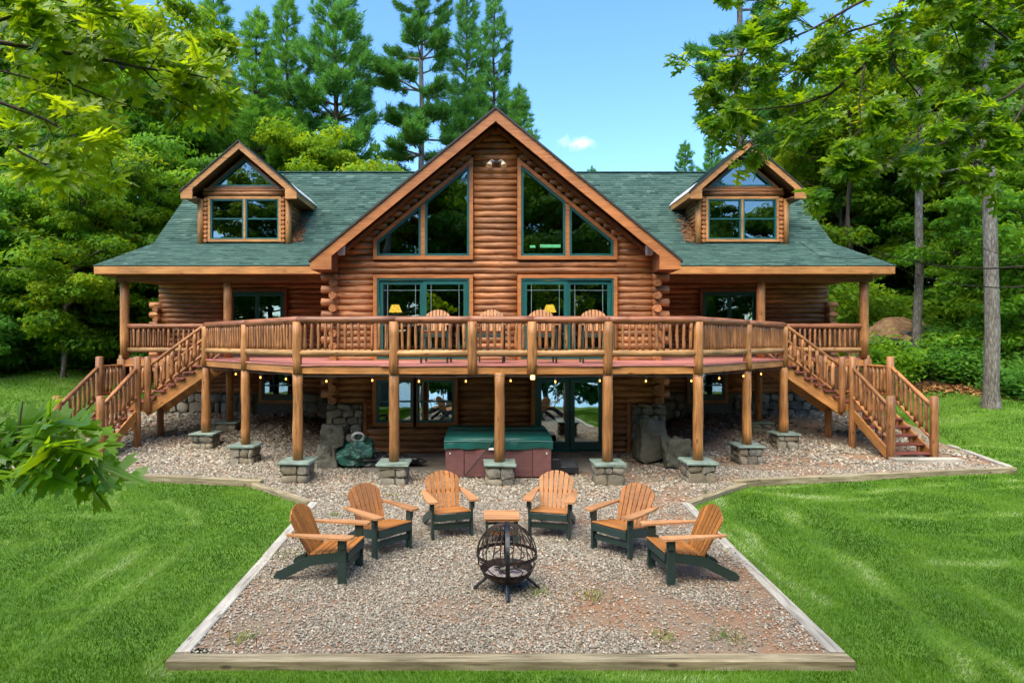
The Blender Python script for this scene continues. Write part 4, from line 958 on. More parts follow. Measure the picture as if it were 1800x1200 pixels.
for (x, y, dr, lab) in [(-2.32, 7.95, 4, 'adirondack chair at the left end of the fire ring, nearest the left timber'), (-1.82, 8.95, -4, 'adirondack chair second from the left end of the fire ring'),
                    (-.86, 9.75, -4, 'adirondack chair just left of the small side table'), (.83, 9.75, 4, 'adirondack chair just right of the small side table'),
                    (1.80, 8.95, 4, 'adirondack chair second from the right end of the fire ring'), (2.36, 7.92, -4, 'adirondack chair at the right end of the fire ring, nearest the right timber')]:
    adirondack('adirondack_chair', 'orange slatted ' + lab, (x, y, .012), face(x, y) + R(dr), 'adirondack chairs around the fire pit')
for x, lab in [(-1.42, 'leftmost of the four'), (-.13, 'second from left of the four'), (1.08, 'third from left of the four'), (2.33, 'rightmost of the four')]:
    adirondack('tall_deck_chair', 'tall tan slatted deck chair behind the railing, ' + lab, (x, 14.55, FZ + .001), R(random.uniform(-5, 5)), 'tall chairs on the deck', tall=.32)
def side_table():
    t = thing('side_table', 'small tan slatted side table between two adirondack chairs', 'table', (0.0, 9.25, .012)); t.scale = (1, 1, .86)
    for k in range(4): obj('top_slat', bevel_box('top_slat', (-.27, -.23 + k*.117, .43), (.27, -.23 + k*.117 + .112, .455), M['arm'], .005), t, local=True)
    for a in (-1, 1):
        obj('top_apron', bevel_box('top_apron', (-.25, a*.205-.012, .398), (.25, a*.205+.012, .429), M['slat'], .004), t, local=True)
        obj('side_apron', bevel_box('side_apron', (a*.225-.012, -.19, .36), (a*.225+.012, .19, .428), M['green'], .004), t, local=True)
        obj('cross_rail', bevel_box('cross_rail', (-.2, a*.17-.012, .22), (.2, a*.17+.012, .26), M['green'], .004), t, local=True)
        for b in (-1, 1): obj('leg', bevel_box('leg', (a*.22-.022, b*.17-.022, 0), (a*.22+.022, b*.17+.022, .375), M['green'], .004), t, local=True)
    for k in range(3): obj('shelf_slat', bevel_box('shelf_slat', (-.2, -.14 + k*.1, .14), (.2, -.14 + k*.1 + .09, .16), M['slat'], .004), t, local=True)
side_table()
def fire_globe():
    Rr = .362; cz = .43
    t = thing('fire_globe', 'rusty black steel globe fire pit with open wire cage', 'fire pit', (*FIRE, .0))
    ang = lambda a: (math.cos(a), math.sin(a))
    def band(name, pts, w, nrm_out, mat, th=.006):
        V = []; F = []; n = len(pts)
        for p, (d, wv) in zip(pts, nrm_out):
            for q, e in ((-1, 0), (1, 0), (1, 1), (-1, 1)): V.append(Vector(p) + Vector(wv) * q * w/2 + Vector(d) * e * th)
        for i in range(n - 1):
            for k in range(4): F.append((i*4+k, i*4+(k+1) % 4, i*4+4+(k+1) % 4, i*4+4+k))
        return obj(name, fixn(mesh(name, V, F, mat)), t, local=True)
    eq = []; no = []
    for k in range(49):
        c, s = ang(2*math.pi*k/48); eq.append((Rr*c, Rr*s, cz)); no.append(((c, s, 0), (0, 0, 1)))
    band('equator_band', eq, .04, no, M['rust'])
    lo = []
    for k in range(49):
        c, s = ang(2*math.pi*k/48); rr = Rr*math.cos(R(-38)); lo.append((rr*c, rr*s, cz + Rr*math.sin(R(-38)))); no[k] = ((c, s, 0), (0, 0, 1))
    band('lower_band', lo, .022, no, M['rust'])
    for a in (-90, 90):                                # straps, front one broad and dark
        pts = []; nn = []
        for k in range(25):
            el = R(-70 + 160*k/24); d = Vector((math.cos(R(a))*math.cos(el), math.sin(R(a))*math.cos(el), math.sin(el))); pts.append(d*Rr*1.012 + Vector((0,0,cz))); nn.append((d, (1, 0, 0)))
        band('strap', pts, .05, nn, M['steel'], .008)
    g = random.Random(2)
    for k in range(26):
        a = 2*math.pi*(k+.5)/26; tw = g.uniform(-.35, .35); pts = []
        for j in range(11):
            el = R(4 + 84*j/10); aa = a + tw*.25*math.sin(j*.6+k); pts.append((Rr*math.cos(aa)*math.cos(el), Rr*math.sin(aa)*math.cos(el), cz + Rr*math.sin(el)))
        obj('cage_wire', tubes('cage_wire', [(pts, [.0075]*11)], M['rust'], 4), t, local=True)
    for k in range(14):
        a = 2*math.pi*(k+.3)/14; pts = [(Rr*math.cos(a + .2*math.sin(j+k))*math.cos(R(-2-36*j/6)), Rr*math.sin(a + .2*math.sin(j+k))*math.cos(R(-2-36*j/6)), cz + Rr*math.sin(R(-2-36*j/6))) for j in range(7)]
        obj('cage_wire', tubes('cage_wire', [(pts, [.008]*7)], M['rust'], 4), t, local=True)
    V = []; F = []; ns = 24; nr = 7                    # bowl
    for j in range(nr + 1):
        el = R(-27 - 63*j/nr)
        for k in range(ns): V.append((Rr*.99*math.cos(el)*math.cos(2*math.pi*k/ns), Rr*.99*math.cos(el)*math.sin(2*math.pi*k/ns), cz + Rr*.99*math.sin(el)))
    for j in range(nr):
        for k in range(ns): F.append((j*ns+k, j*ns+(k+1) % ns, (j+1)*ns+(k+1) % ns, (j+1)*ns+k))
    obj('bowl', mesh('bowl', V, F, M['rust'], True), t, local=True)
    V = [(0, 0, cz - Rr*.58)]; F = []
    for k in range(20):
        rr = Rr*.72; V.append((rr*math.cos(.314*k), rr*math.sin(.314*k), cz - Rr*.66 + g.uniform(-.02, .02)))
    F = [(0, 1+k, 1+(k+1) % 20) for k in range(20)]; obj('ash', mesh('ash', V, F, M['ash'], True), t, local=True)
    for k in range(4):
        a = -math.pi/2 + math.pi/2*k; c, s = ang(a)
        p0 = Vector((c*.23, s*.23, cz - .275)); p1 = Vector((c*.40, s*.40, .012))
        o = obj('leg', bevel_box('leg', (0,-.024,-.012), ((p1-p0).length,.024,.012), M['steel'], .004), t, local=True); orient(o, p0, p1)
    return t
fire_globe()
def charred():
    for k, (p, q, lab) in enumerate([((-.15,.05),(.12,.1),'back charred'), ((-.1,-.08),(.14,-.02),'front charred')]):
        z = .43 - .362*.55; t = thing('firewood_log', 'half burnt %s log lying in the fire globe' % lab.split()[0], 'firewood', (FIRE[0], FIRE[1], z))
        o = obj('charred_log', log_mesh('charred_log', .28, .032, plain('char', (.05,.042,.04), .9, var=.4, scale=20, bump=.5, c2=(.3,.27,.25)), rings=4, wob=.2), t, local=True); orient(o, (*p, .03), (*q, .06))
charred()
# ---- hot tub under the deck
def hot_tub():
    t = thing('hot_tub', 'maroon hot tub with green vinyl cover under the deck', 'hot tub', (0.03, 14.55, .03))
    w, d, h = 1.16, 1.08, .70
    obj('cabinet', bevel_box('cabinet', (-w+.02,-d+.02,0), (w-.02,d-.02,h), plain('tub_core', (.05,.025,.024), .6), .03, 2), t, local=True)
    for k in range(7):
        o = obj('cabinet_slat', shared(('cs',), lambda: bevel_box('cabinet_slat', (0,-.012,0), (1,.012,.094), M['tub'], .004)), t, local=True); o.location = (-w + .42, -d + .012, .005 + k*.099); o.scale = (2*w - .84, 1, 1)
    for a in (-1, 1):
        obj('corner_panel', bevel_box('corner_panel', (min(a*(w-.41), a*w),-d-.006,0), (max(a*(w-.41), a*w),-d+.03,h), M['tub'], .012), t, local=True)
        obj('side_panel', bevel_box('side_panel', (min(a*w, a*(w-.03)),-d+.035,0), (max(a*w, a*(w-.03)),d,h), M['tub'], .01), t, local=True)
    # cover: two tapered halves and a sagging skirt
    for a in (-1, 1):
        bm = bmesh.new(); bmesh.ops.create_cube(bm, size=1)
        for v in bm.verts:
            v.co = Vector((v.co.x * (2*w + .05), (v.co.y + .5 * a) * (d + .02), h + .03 + (v.co.z + .5) * (.12 + (.045 if v.co.y * a < 0 else 0))))
        bmesh.ops.subdivide_edges(bm, edges=bm.edges[:], cuts=2, use_grid_fill=True); bmesh.ops.bevel(bm, geom=[e for e in bm.edges if e.calc_face_angle(0) > .8], offset=.02, segments=2, affect='EDGES')
        me = bpy.data.meshes.new('cover'); bm.to_mesh(me); bm.free(); me.materials.append(M['vinyl']); me.polygons.foreach_set('use_smooth', [True]*len(me.polygons)); obj('cover', me, t, local=True)
    n = 60; V = []; F = []
    for k in range(n + 1):
        u = k / n; x = -w - .03 + u * (2*w + .06); sag = .02*math.sin(u*9) + .015*math.sin(u*23); out = .012*math.sin(u*31) + .01*math.sin(u*13)
        V += [(x, -d - .035, h + .06), (x, -d - .045 - out, h - .02 + sag*.3), (x, -d - .04 - out*1.4, h - .09 + sag)]
    F = [(3*k+j, 3*k+3+j, 3*k+4+j, 3*k+1+j) for k in range(n) for j in (0, 1)]; obj('cover_skirt', mesh('cover_skirt', V, F, M['vinyl'], True), t, local=True)
    obj('cover_piping', tubes('cover_piping', [([(-w-.03+.1*k*(2*w+.06)/1.0, -d-.04, h+.085+.004*math.sin(k)) for k in range(11)], [.008]*11)], plain('piping_vinyl', (.1,.25,.22), .4), 5), t, local=True)
    obj('lifter_bar', tubes('lifter_bar', [([(-.1,-d-.07,h+.1), (-.75,-d-.1,.02)], [.014]*2)], M['black'], 6), t, local=True)
    obj('buckle', bevel_box('buckle', (-.22,-d-.07,h-.1), (-.1,-d-.05,h-.05), M['white'], .005), t, local=True)
    for a in (-1, 1): obj('panel_screw', bevel_box('panel_screw', (a*(w-.1)-.012,-d-.012,h-.2), (a*(w-.1)+.012,-d,h-.16), M['white'], .003), t, local=True)
    st = thing('tub_step', 'black plastic two tier step beside the hot tub', 'step', (1.42, 14.15, .035))
    obj('lower_tier', bevel_box('lower_tier', (.0,-.38,0), (.42,.38,.17), M['black'], .02, 2), st, local=True); obj('upper_tier', bevel_box('upper_tier', (-.2,-.38,0), (-.004,.38,.34), M['black'], .02, 2), st, local=True)
    obj('tread_pad', bevel_box('tread_pad', (.03,-.35,.171), (.39,.35,.18), plain('pad_rubber', (.04,.045,.05), .7), .004), st, local=True)
hot_tub()
# ---- boulders, tarp heap, hose
def rock(name, label, cat, loc, size, seed, mat, flat=.75, group=None, sub=4, amp=.16, rough=4.0, rough_amp=.16):
    bm = bmesh.new(); bmesh.ops.create_icosphere(bm, subdivisions=sub, radius=1)
    g = random.Random(seed); ph = [Vector((g.uniform(-3,3), g.uniform(-3,3), g.uniform(-3,3))) for _ in range(5)]
    for v in bm.verts:
        p = v.co.normalized(); m = max(abs(c) for c in p); q = p * ((1 - flat) + flat / m) ; 
        q *= 1 + amp * sum(math.sin(p.dot(h) * (1 + .5*i)) for i, h in enumerate(ph)) / 3
        v.co = Vector((q.x * size[0], q.y * size[1], q.z * size[2]))
    if rough:
        for v in bm.verts:
            p = v.co * rough + Vector((seed, seed * 2, 0)); k = mnoise.fractal(p, .8, 2.0, 5); v.co += v.co.normalized() * k * rough_amp * min(size)
    zmin = min(v.co.z for v in bm.verts)
    for v in bm.verts: v.co.z -= zmin
    me = bpy.data.meshes.new(name); bm.to_mesh(me); bm.free(); me.materials.append(mat)
    o = obj(name, me); o.location = loc; return tag(o, label, cat, group)
rock('boulder', 'squared upright boulder at left, lower of the stacked pair', 'boulder', (-3.98, 14.7, -.05), (.24,.26,.27), 3, M['boulder'], .85)
rock('boulder', 'mossy squared boulder resting on the left upright one', 'boulder', (-3.88, 14.8, .44), (.27,.26,.25), 4, M['boulder'], .85)
rock('boulder', 'tall upright boulder right of the glass doors', 'boulder', (4.3, 14.75, -.05), (.27,.28,.34), 8, M['boulder'], .85)
b_ = rock('boulder', 'slanted slab boulder leaning behind the upright right one', 'boulder', (3.9, 15.35, -.04), (.36,.32,.5), 9, M['boulder'], .9)
rock('boulder', 'small boulder beside the upright one near right pier', 'boulder', (4.75, 14.9, -.04), (.2,.22,.2), 12, M['boulder'], .7)
rock('tarp_heap', 'crumpled dark green tarp bundle beside the left boulders', 'tarp', (-3.3, 14.75, -.02), (.38,.34,.3), 21, M['tarp'], .35, amp=.35, sub=5, rough=5.0, rough_amp=.16)
rock('liner_heap', 'low wrinkled black plastic liner heap on the gravel', 'liner', (-2.55, 14.75, -.02), (.62,.35,.13), 23, M['liner'], .3, amp=.4, sub=5, rough=6.0, rough_amp=.7)
def hose():
    pts = []
    for k in range(90):
        a = k * .5; r = .16 - .0006 * k; pts.append((-3.3 + r*math.cos(a), 14.72 + .02*math.sin(k) , .72 + r*math.sin(a)*.8 + 0*k))
    t = thing('hose_coil', 'grey coiled garden hose on top of the green tarp', 'hose', (-3.3, 14.7, .55))
    obj('coil', tubes('coil', [([(p[0], 14.62 + .10*(k % 13)/13, p[2]) for k, p in enumerate(pts)], [.014]*90)], M['hose'], 5), t)
hose()
# ---- things on the facade
def flood():
    t = thing('flood_light', 'twin white flood lamps under the gable peak', 'flood light', (0.03, yf, 7.72))
    obj('base', bevel_box('base', (-.08,-.1,.0), (.08,.0,.09), M['black'], .015), t, local=True)
    for s in (-1, 1):
        obj('arm', tubes('arm', [([(s*.05,-.09,.06), (s*.13,-.14,.09), (s*.17,-.17,.04)], [.012]*3)], M['white'], 6), t, local=True)
        bm = bmesh.new(); bmesh.ops.create_cone(bm, segments=16, radius1=.085, radius2=.035, depth=.16, cap_ends=True); me = bpy.data.meshes.new('lamp_head'); bm.to_mesh(me); bm.free(); me.materials.append(plain('lamp_cream', (.75,.68,.5), .3))
        o = obj('lamp_head', me, t, local=True); o.location = (s*.18,-.2,-.04); o.rotation_euler = (R(-28), R(s*-12), 0)
flood()
for s, lab in ((-1, 'left'), (1, 'right')):
    t = thing('wall_speaker', 'small white wall speaker under the %s end of the gable eave' % lab, 'speaker', (s*4.08, yf - .12, 5.28))
    obj('cabinet', bevel_box('cabinet', (-.09,-.11,0), (.09,.07,.27), M['offwhite'], .02, 2), t, local=True); obj('grille', bevel_box('grille', (-.075,-.118,.015), (.075,-.111,.255), plain('grille_cloth', (.5,.49,.46), .8), .003), t, local=True); obj('bracket', bevel_box('bracket', (-.02,.06,.08), (.02,.16,.18), M['black'], .004), t, local=True)
def letters():
    y = yf + .0105
    t = thing('letter_tiles', 'row of small bright green letter tiles on the upper window right of centre', 'letter tiles', (1.4, y, 5.5))
    for k in range(8):
        x = .93 + k*.074 if k < 2 else 1.2 + (k-2)*.092; z = 5.5 if k < 2 else 5.505
        w = .068 if k < 2 else .086
        p = obj('tile', bevel_box('tile', (x, y-.008, z), (x+w, y, z + w*.95), M['tiles'], .002), t)
        obj('mark', prism_xz('mark', [(x+w*.25,z+w*.3),(x+w*.4,z+w*.2),(x+w*.78,z+w*.68),(x+w*.68,z+w*.78),(x+w*.4,z+w*.42)], y-.011, y-.0085, M['tileink']), p)
letters()
def table_lamp(x, y, lab):
    tb = thing('lamp_table', 'dark wooden table under the %s lamp inside the house' % lab, 'table', (x, y, FZ))
    obj('top', bevel_box('top', (-.3,-.3,.94), (.3,.3,.98), M['soffit'], .01), tb, local=True)
    for a in (-1, 1):
        for b in (-1, 1): obj('leg', bevel_box('leg', (a*.25-.025,b*.25-.025,0), (a*.25+.025,b*.25+.025,.94), M['soffit'], .004), tb, local=True)
    t = thing('table_lamp', 'lit table lamp with glowing yellow shade behind the %s sliding door' % lab, 'lamp', (x, y, FZ + .982))
    obj('base', tubes('base', [([(0,0,0),(0,0,.02),(0,0,.12),(0,0,.3),(0,0,.42)], [.09,.09,.05,.03,.015])], M['black'], 10), t, local=True)
    bm = bmesh.new(); bmesh.ops.create_cone(bm, segments=20, radius1=.2, radius2=.11, depth=.22, cap_ends=False); me = bpy.data.meshes.new('lamp_shade'); bm.to_mesh(me); bm.free(); me.materials.append(M['shade'])
    o = obj('lamp_shade', me, t, local=True); o.location = (0, 0, .5)
table_lamp(-2.95, 18.3, 'left'); table_lamp(1.65, 18.3, 'right')
def string_lights():
    t = thing('string_lights', 'string of small glowing bulbs hung below the deck edge', 'string lights', (0, 13.1, 2.2))
    line = [(x, y - .14) for x, y in DP]; pts = []
    seg = [math.hypot(b[0]-a[0], b[1]-a[1]) for a, b in zip(line[:-1], line[1:])]; tot = sum(seg)
    def at(u):
        d = u * tot
        for (a, b), l in zip(zip(line[:-1], line[1:]), seg):
            if d <= l: return (a[0] + (b[0]-a[0])*d/l, a[1] + (b[1]-a[1])*d/l)
            d -= l
        return line[-1]
    for k in range(121):
        x, y = at(k / 120); pts.append((x, y, 2.285 - .03 * abs(math.sin(k * math.pi / 15)) ))
    obj('cable', tubes('cable', [(pts, [.006]*len(pts))], M['black'], 4), t)
    bm = bmesh.new(); bmesh.ops.create_uvsphere(bm, u_segments=10, v_segments=6, radius=.018)
    for v in bm.verts: v.co.z *= 1.35
    me = bpy.data.meshes.new('bulb'); bm.to_mesh(me); bm.free(); me.materials.append(M['bulb'])
    sock = tubes('socket', [([(0,0,.03),(0,0,.095)], [.014,.012])], M['black'], 6)
    for X in (415,457,503,573,655,737,817,897,978,1056,1135,1215,1265,1307,1338):
        u = min(range(400), key=lambda q: abs((lambda p: (p[0] - CX) / p[1] * FPX + VX)(at(q / 399)) - X)) / 399
        x, y = at(u); b = obj('bulb', me, t); b.location = (x, y, 2.285 - .03 * abs(math.sin(u*120*math.pi/15)) - .10)
        s_ = obj('socket', sock, t); s_.location = b.location
string_lights()
wl = thing('wall_lantern', 'small square glowing lamp fixed under the deck rim', 'lamp', (.74, 12.93, 2.2))
obj('lamp_box', bevel_box('lamp_box', (-.045,-.03,.0), (.045,.03,.09), plain('amber_glass', (.7,.45,.15), .4, emit=(1,.55,.12,1.6)), .008), wl, local=True); obj('mount', bevel_box('mount', (-.05,-.035,.09), (.05,.05,.12), M['black'], .004), wl, local=True)
# ================================================================ trees
def leaf_quads(C, Nrm, size, g, elong=1.5):
    """folded diamond leaves: centres C, rough normals Nrm, per-leaf size"""
    n = len(C); Nn = Nrm / (np.linalg.norm(Nrm, axis=1, keepdims=True) + 1e-9)
    A = g.normal(0, 1, (n, 3)); U = A - (A * Nn).sum(1, keepdims=True) * Nn; U /= np.linalg.norm(U, axis=1, keepdims=True) + 1e-9
    W = np.cross(Nn, U); s = size[:, None]
    V = np.stack([C - U*s*.5*elong, C + W*s*.36 + Nn*s*.1, C + U*s*.55*elong - Nn*s*.12, C - W*s*.36 + Nn*s*.1], 1).reshape(-1, 3)
    return V, np.arange(4*n).reshape(-1, 4)
def limb_path(p0, d, L, g, n=5, droop=0.0, wob=.12):
    P = [Vector(p0)]; d = Vector(d).normalized()
    for k in range(n):
        d = (d + Vector((g.normal(0, wob), g.normal(0, wob), g.normal(0, wob*.6) + droop))).normalized(); P.append(P[-1] + d * (L / n))
    return P
def broadleaf(seed, h, r, base, nl, leaf, mat, bark, clump=.62, layers=True, lean=0.0, trunk_r=None, bright=.5):
    """returns (trunk mesh, crown mesh); origin at the foot"""
    g = np.random.default_rng(seed); tr = trunk_r or h * .014
    tp = [Vector((lean * h * (k/8)**1.3 + g.normal(0, .012*h*(k > 0)*.6), g.normal(0, .008*h*(k > 0)), h * .93 * k / 8)) for k in range(9)]
    tp[0].z = -.4
    T = [(tp, [tr * (1.25 if k == 0 else 1) * (1 - .085*k) for k in range(9)])]; C = []; NL = 22 if layers else 16; cen = []
    for k in range(NL):
        u = base + (1 - base) * ((k + .5) / NL) ** .9; zz = u * h * .93; i = min(7, int(u * 8)); f = u * 8 - i; p = tp[i].lerp(tp[i+1], min(f, 1))
        a = k * 2.4 + g.uniform(-.5, .5); prof = math.sin(math.pi * min(1, max(.06, (1 - (u - base) / (1.02 - base)) ** .75 * .92 + .04))) ** .7
        L = r * (.35 + .75 * prof) * g.uniform(.75, 1.15); d = (math.cos(a), math.sin(a), .28 + .5 * (u - base))
        P = limb_path(p, d, L, g, 5, -.035); T.append((P, [max(.012, tr * .42 * (1 - .18*j)) for j in range(6)]))
        for j in range(2, 6):
            nb = 2 if j < 5 else 1
            for _ in range(nb):
                o = Vector((g.normal(0, .22*L), g.normal(0, .22*L), g.normal(0, .08*L))) if nb > 1 else Vector((0, 0, 0)); q = P[j] + o; cen.append(q)
                if nb > 1 and g.random() < .5: T.append(([P[j], P[j].lerp(q, .5) + Vector((0, 0, .05)), q], [tr*.16, tr*.1, .008]))
    cen.append(tp[-1] + Vector((0, 0, .05*h)))
    cen = np.array([tuple(c) for c in cen]); m = len(cen); per = max(1, nl // m)
    sz = clump * r * .42 * g.uniform(.65, 1.3, m); K = np.repeat(np.arange(m), per)
    D = g.normal(0, 1, (len(K), 3)); D /= np.linalg.norm(D, axis=1, keepdims=True); D *= g.random((len(K), 1)) ** .45
    X = cen[K] + D * np.stack([sz[K], sz[K], sz[K] * (.38 if layers else .7)], 1); X[:, 2] -= .12 * (D[:, 0]**2 + D[:, 1]**2) * sz[K]
    Nn = np.stack([g.normal(0, .55, len(K)), g.normal(0, .55, len(K)) - .18, np.abs(g.normal(.5, .3, len(K)))], 1) + D * .9
    V, F = leaf_quads(X, Nn, leaf * g.uniform(.65, 1.3, len(K)), g)
    rr = np.hypot(X[:, 0], X[:, 1]) / r; zt = (X[:, 2] - base*h) / (h*(1-base)); cl = g.normal(0, .13, m)[K]
    t = np.clip(bright + cl + g.normal(0, .12, len(K)), 0, 1)
    return tubes('trunk', T, bark, 7), mesh_np('crown', V, F, mat, t)
def pine(seed, h, r, base, nt, mat, bark, tuft=.5, sparse=.0):
    g = np.random.default_rng(seed); tr = h * .0115
    tp = [Vector((g.normal(0, .004*h*(k > 0)), g.normal(0, .004*h*(k > 0)), h * k / 10)) for k in range(11)]; tp[0].z = -.5
    T = [(tp, [tr * (1 - .088*k) + .01 for k in range(11)])]; TC = []; TD = []; TS = []
    z = base * h
    while z < h * .985:
        u = (z / h - base) / (1 - base); k = int(g.integers(4, 7)); a0 = g.uniform(0, 6.28); L0 = r * (1 - u) ** .75 * (.62 + .38 * min(1, u * 5)) * g.uniform(.7, 1.15) + .25
        for j in range(k):
            if g.random() < sparse * (1 - u): continue
            a = a0 + j * 6.283 / k + g.uniform(-.35, .35); L = L0 * g.uniform(.65, 1.15); i = min(9, int(z / h * 10)); p = tp[i].lerp(tp[i+1], z/h*10 - i)
            P = limb_path(p, (math.cos(a), math.sin(a), .05 + .75 * u**1.5), L, g, 6, .02 + .05*u, .07); T.append((P, [max(.01, tr*.3*(1-u*.6)*(1-.15*q)) for q in range(7)]))
            nb = max(3, int(L * 3.2))
            for q in range(nb):
                f = .34 + .66 * (q + g.random()) / nb; s = f * 6; ii = min(5, int(s)); b = P[ii].lerp(P[ii+1], s - ii); w = (1.12 - f) * L * .42 + .12
                sa = a + (1 if q % 2 else -1) * g.uniform(.5, 1.1); tip = b + Vector((math.cos(sa)*w, math.sin(sa)*w, g.uniform(.0, .22)*w + .06)); 
                nn = max(1, int(w / .22)); 
                if w > .5: T.append(([b, tip], [.014, .006]))
                for e in range(nn + 1):
                    TC.append(tuple(b.lerp(tip, (e + .6) / (nn + .6)))); d = (tip - b).normalized(); TD.append((d.x, d.y, d.z + .35)); TS.append(tuft * (1 - .35*u) * g.uniform(.7, 1.2))
        z += h * (.034 - .012 * u) * g.uniform(.8, 1.25)
    for e in range(5): TC.append((tp[-1].x, tp[-1].y, h * (.97 + .008*e))); TD.append((0, 0, 1)); TS.append(tuft*.6)
    TC = np.array(TC); TD = np.array(TD); TS = np.array(TS); m = len(TC); per = max(6, nt // m); K = np.repeat(np.arange(m), per); n = len(K)
    D = TD[K] / np.linalg.norm(TD[K], axis=1, keepdims=True) + g.normal(0, .42, (n, 3)); D /= np.linalg.norm(D, axis=1, keepdims=True)
    B = TC[K] + g.normal(0, .2, (n, 3)) * TS[K][:, None]; L = TS[K] * g.uniform(.45, .9, n); W = np.cross(D, g.normal(0, 1, (n, 3))); W /= np.linalg.norm(W, axis=1, keepdims=True) + 1e-9
    w = (.026 * TS[K] / .5)[:, None] * (1 + .0*L[:, None])
    V = np.stack([B - W*w, B + W*w, B + D*L[:, None]], 1).reshape(-1, 3); t = np.clip(.5 + g.normal(0, .12, m)[K] + g.normal(0, .12, n), 0, 1)
    return tubes('trunk', T, bark, 5), mesh_np('crown', V, np.arange(3*n).reshape(-1, 3), mat, t)
PB = {
 'a': broadleaf(1, 14, 4.2, .22, 36000, .20, M['leaf_mid'], M['bark']),
 'b': broadleaf(2, 16, 4.6, .28, 36000, .21, M['leaf_warm'], M['bark'], bright=.5),
 'c': broadleaf(3, 9, 3.6, .12, 30000, .15, M['leaf_mid'], M['bark'], lean=.1, bright=.6),
 'd': broadleaf(4, 13, 4.4, .18, 34000, .19, M['leaf_cool'], M['barkdark'], bright=.6),
 'e': broadleaf(5, 7, 3.0, .08, 24000, .14, M['leaf_cool'], M['barkdark'], bright=.62),
}
PP = {
 'p': pine(11, 27, 4.3, .20, 90000, M['needle'], M['barkdark'], .62, .25),
 'q': pine(12, 24, 4.0, .14, 90000, M['needle'], M['barkdark'], .6, .12),
 'r': pine(13, 30, 4.4, .34, 80000, M['needle'], M['bark'], .6, .35),
}
def tree(kind, x, y, sc, rz, label, group, name=None, sx=1.0, mat=None):
    tm, cm = PB[kind] if kind in PB else PP[kind]
    nm = name or ('broadleaf_tree' if kind in PB else 'pine_tree')
    t = thing(nm, label, 'tree', (x, y, float(lawn_h(x, y)) - .05), rz, group); t.scale = (sc*sx, sc*sx, sc)
    obj('trunk', tm, t, local=True); c = obj('crown', cm, t, local=True)
    if mat: c.material_slots[0].link = 'OBJECT'; c.material_slots[0].material = M[mat]
    return t
def tpx(kind, X, D, sc, label, group, rz=None, sx=1.0, mat=None):
    return tree(kind, (X - VX)/FPX*D + CX, D, sc, random.uniform(0, 6.28) if rz is None else rz, label, group, sx=sx, mat=mat)
GP, GL, GR = 'pines behind the house', 'trees of the wood left of the house', 'trees of the wood right of the house'
# pines above the roof
tpx('p', 588, 36, 1.08, 'tall pine cut by the top of the picture, left of the gable peak', GP, 1.0, .74)
tpx('r', 742, 38, 1.0, 'tall pine with a bare trunk just left of the gable peak', GP, 2.0, .82)
tpx('q', 820, 42, 1.03, 'dense pine directly behind the gable peak', GP, .4, .78)
tpx('p', 868, 46, 1.0, 'slender pine just right of the gable peak', GP, 4.0, .8)
tpx('q', 912, 40, .72, 'shorter pine at the right end of the pine group behind the gable', GP, 5.2)
tpx('q', 505, 37, .92, 'full pine rising behind the inner side of the left dormer', GP, 3.3, .85, 'needle_soft')
tpx('q', 452, 33, .80, 'soft green pine directly above the left dormer peak', GP, 1.7, 1.1, 'needle_soft')
tpx('p', 375, 40, .88, 'thin topped pine left of the left dormer peak', GP, .2)
tpx('q', 660, 46, .62, 'low pine between the tall pines left of the gable', GP, 2.6, 1.0, 'needle_soft')
tpx('r', 1300, 27, .95, 'tall bare trunked pine behind the right dormer, top hidden by oak leaves', GP, 5.6, .7)
tpx('q', 1040, 52, .58, 'small pine tip peeking over the ridge right of the gable', GP, 1.2)
tpx('q', 1205, 47, .60, 'small pine top over the ridge beside the right dormer', GP, 2.2); tpx('q', 1252, 50, .66, 'pine top touching the left slope of the right dormer', GP, .9)
# broadleaf trees above the roof on the left
tpx('b', 610, 33, .70, 'bright yellow green tree between left dormer and gable', GP, .5); tpx('a', 700, 34, .60, 'leafy green tree left of the gable roof edge', GP, 2.5, 1.0, 'leaf_warm'); tpx('b', 545, 33, .74, 'yellow green tree beside the left dormer peak', GP, 4.0)
tpx('a', 420, 34, .66, 'green tree crown behind the left dormer', GP, 3.1); tpx('a', 775, 38, .50, 'low green tree crown below the bare trunked pine', GP, 1.0)
# left wood
L_ = [('c',110,23.5,.86,'sunlit leaning young tree at the edge of the left lawn',.3),('e',15,24.5,1.0,'dark low tree at the left picture edge by the lawn',1.2),('d',55,29,.92,'dark green tree behind the leaning young tree',2.0),
      ('b',255,33,1.12,'tall yellow green tree behind the upper left oak leaves',3.0),('a',190,30,.95,'mid green tree rising behind the left porch corner',4.2),('d',265,27,.74,'cool green tree beside the left dormer eave',.9),
      ('a',330,37,1.1,'tall green tree left of the left dormer roof',5.0),('d',-40,32,1.1,'dark tree at the upper left picture edge',2.2),('b',130,38,1.25,'tall warm green tree far behind the left lawn',.6),
      ('e',190,25.5,.9,'low dark tree beside the left porch post',3.6),('e',290,26,.7,'low tree seen through the left porch end',5.5),('b',45,36,1.3,'high tree crown at far upper left',1.9),('e',-60,23,.9,'low tree at the left border of the lawn',.2)]
for k, X, D, sc, lab, rz in L_: tpx(k, X, D, sc, lab, GL, rz, 1.0, {110:'leaf_warm',190:'leaf_mid',330:'leaf_warm',265:'leaf_mid',15:'leaf_mid'}.get(X) if D < 40 else None)  # young tree's sunlit look comes from the warmer leaf colour
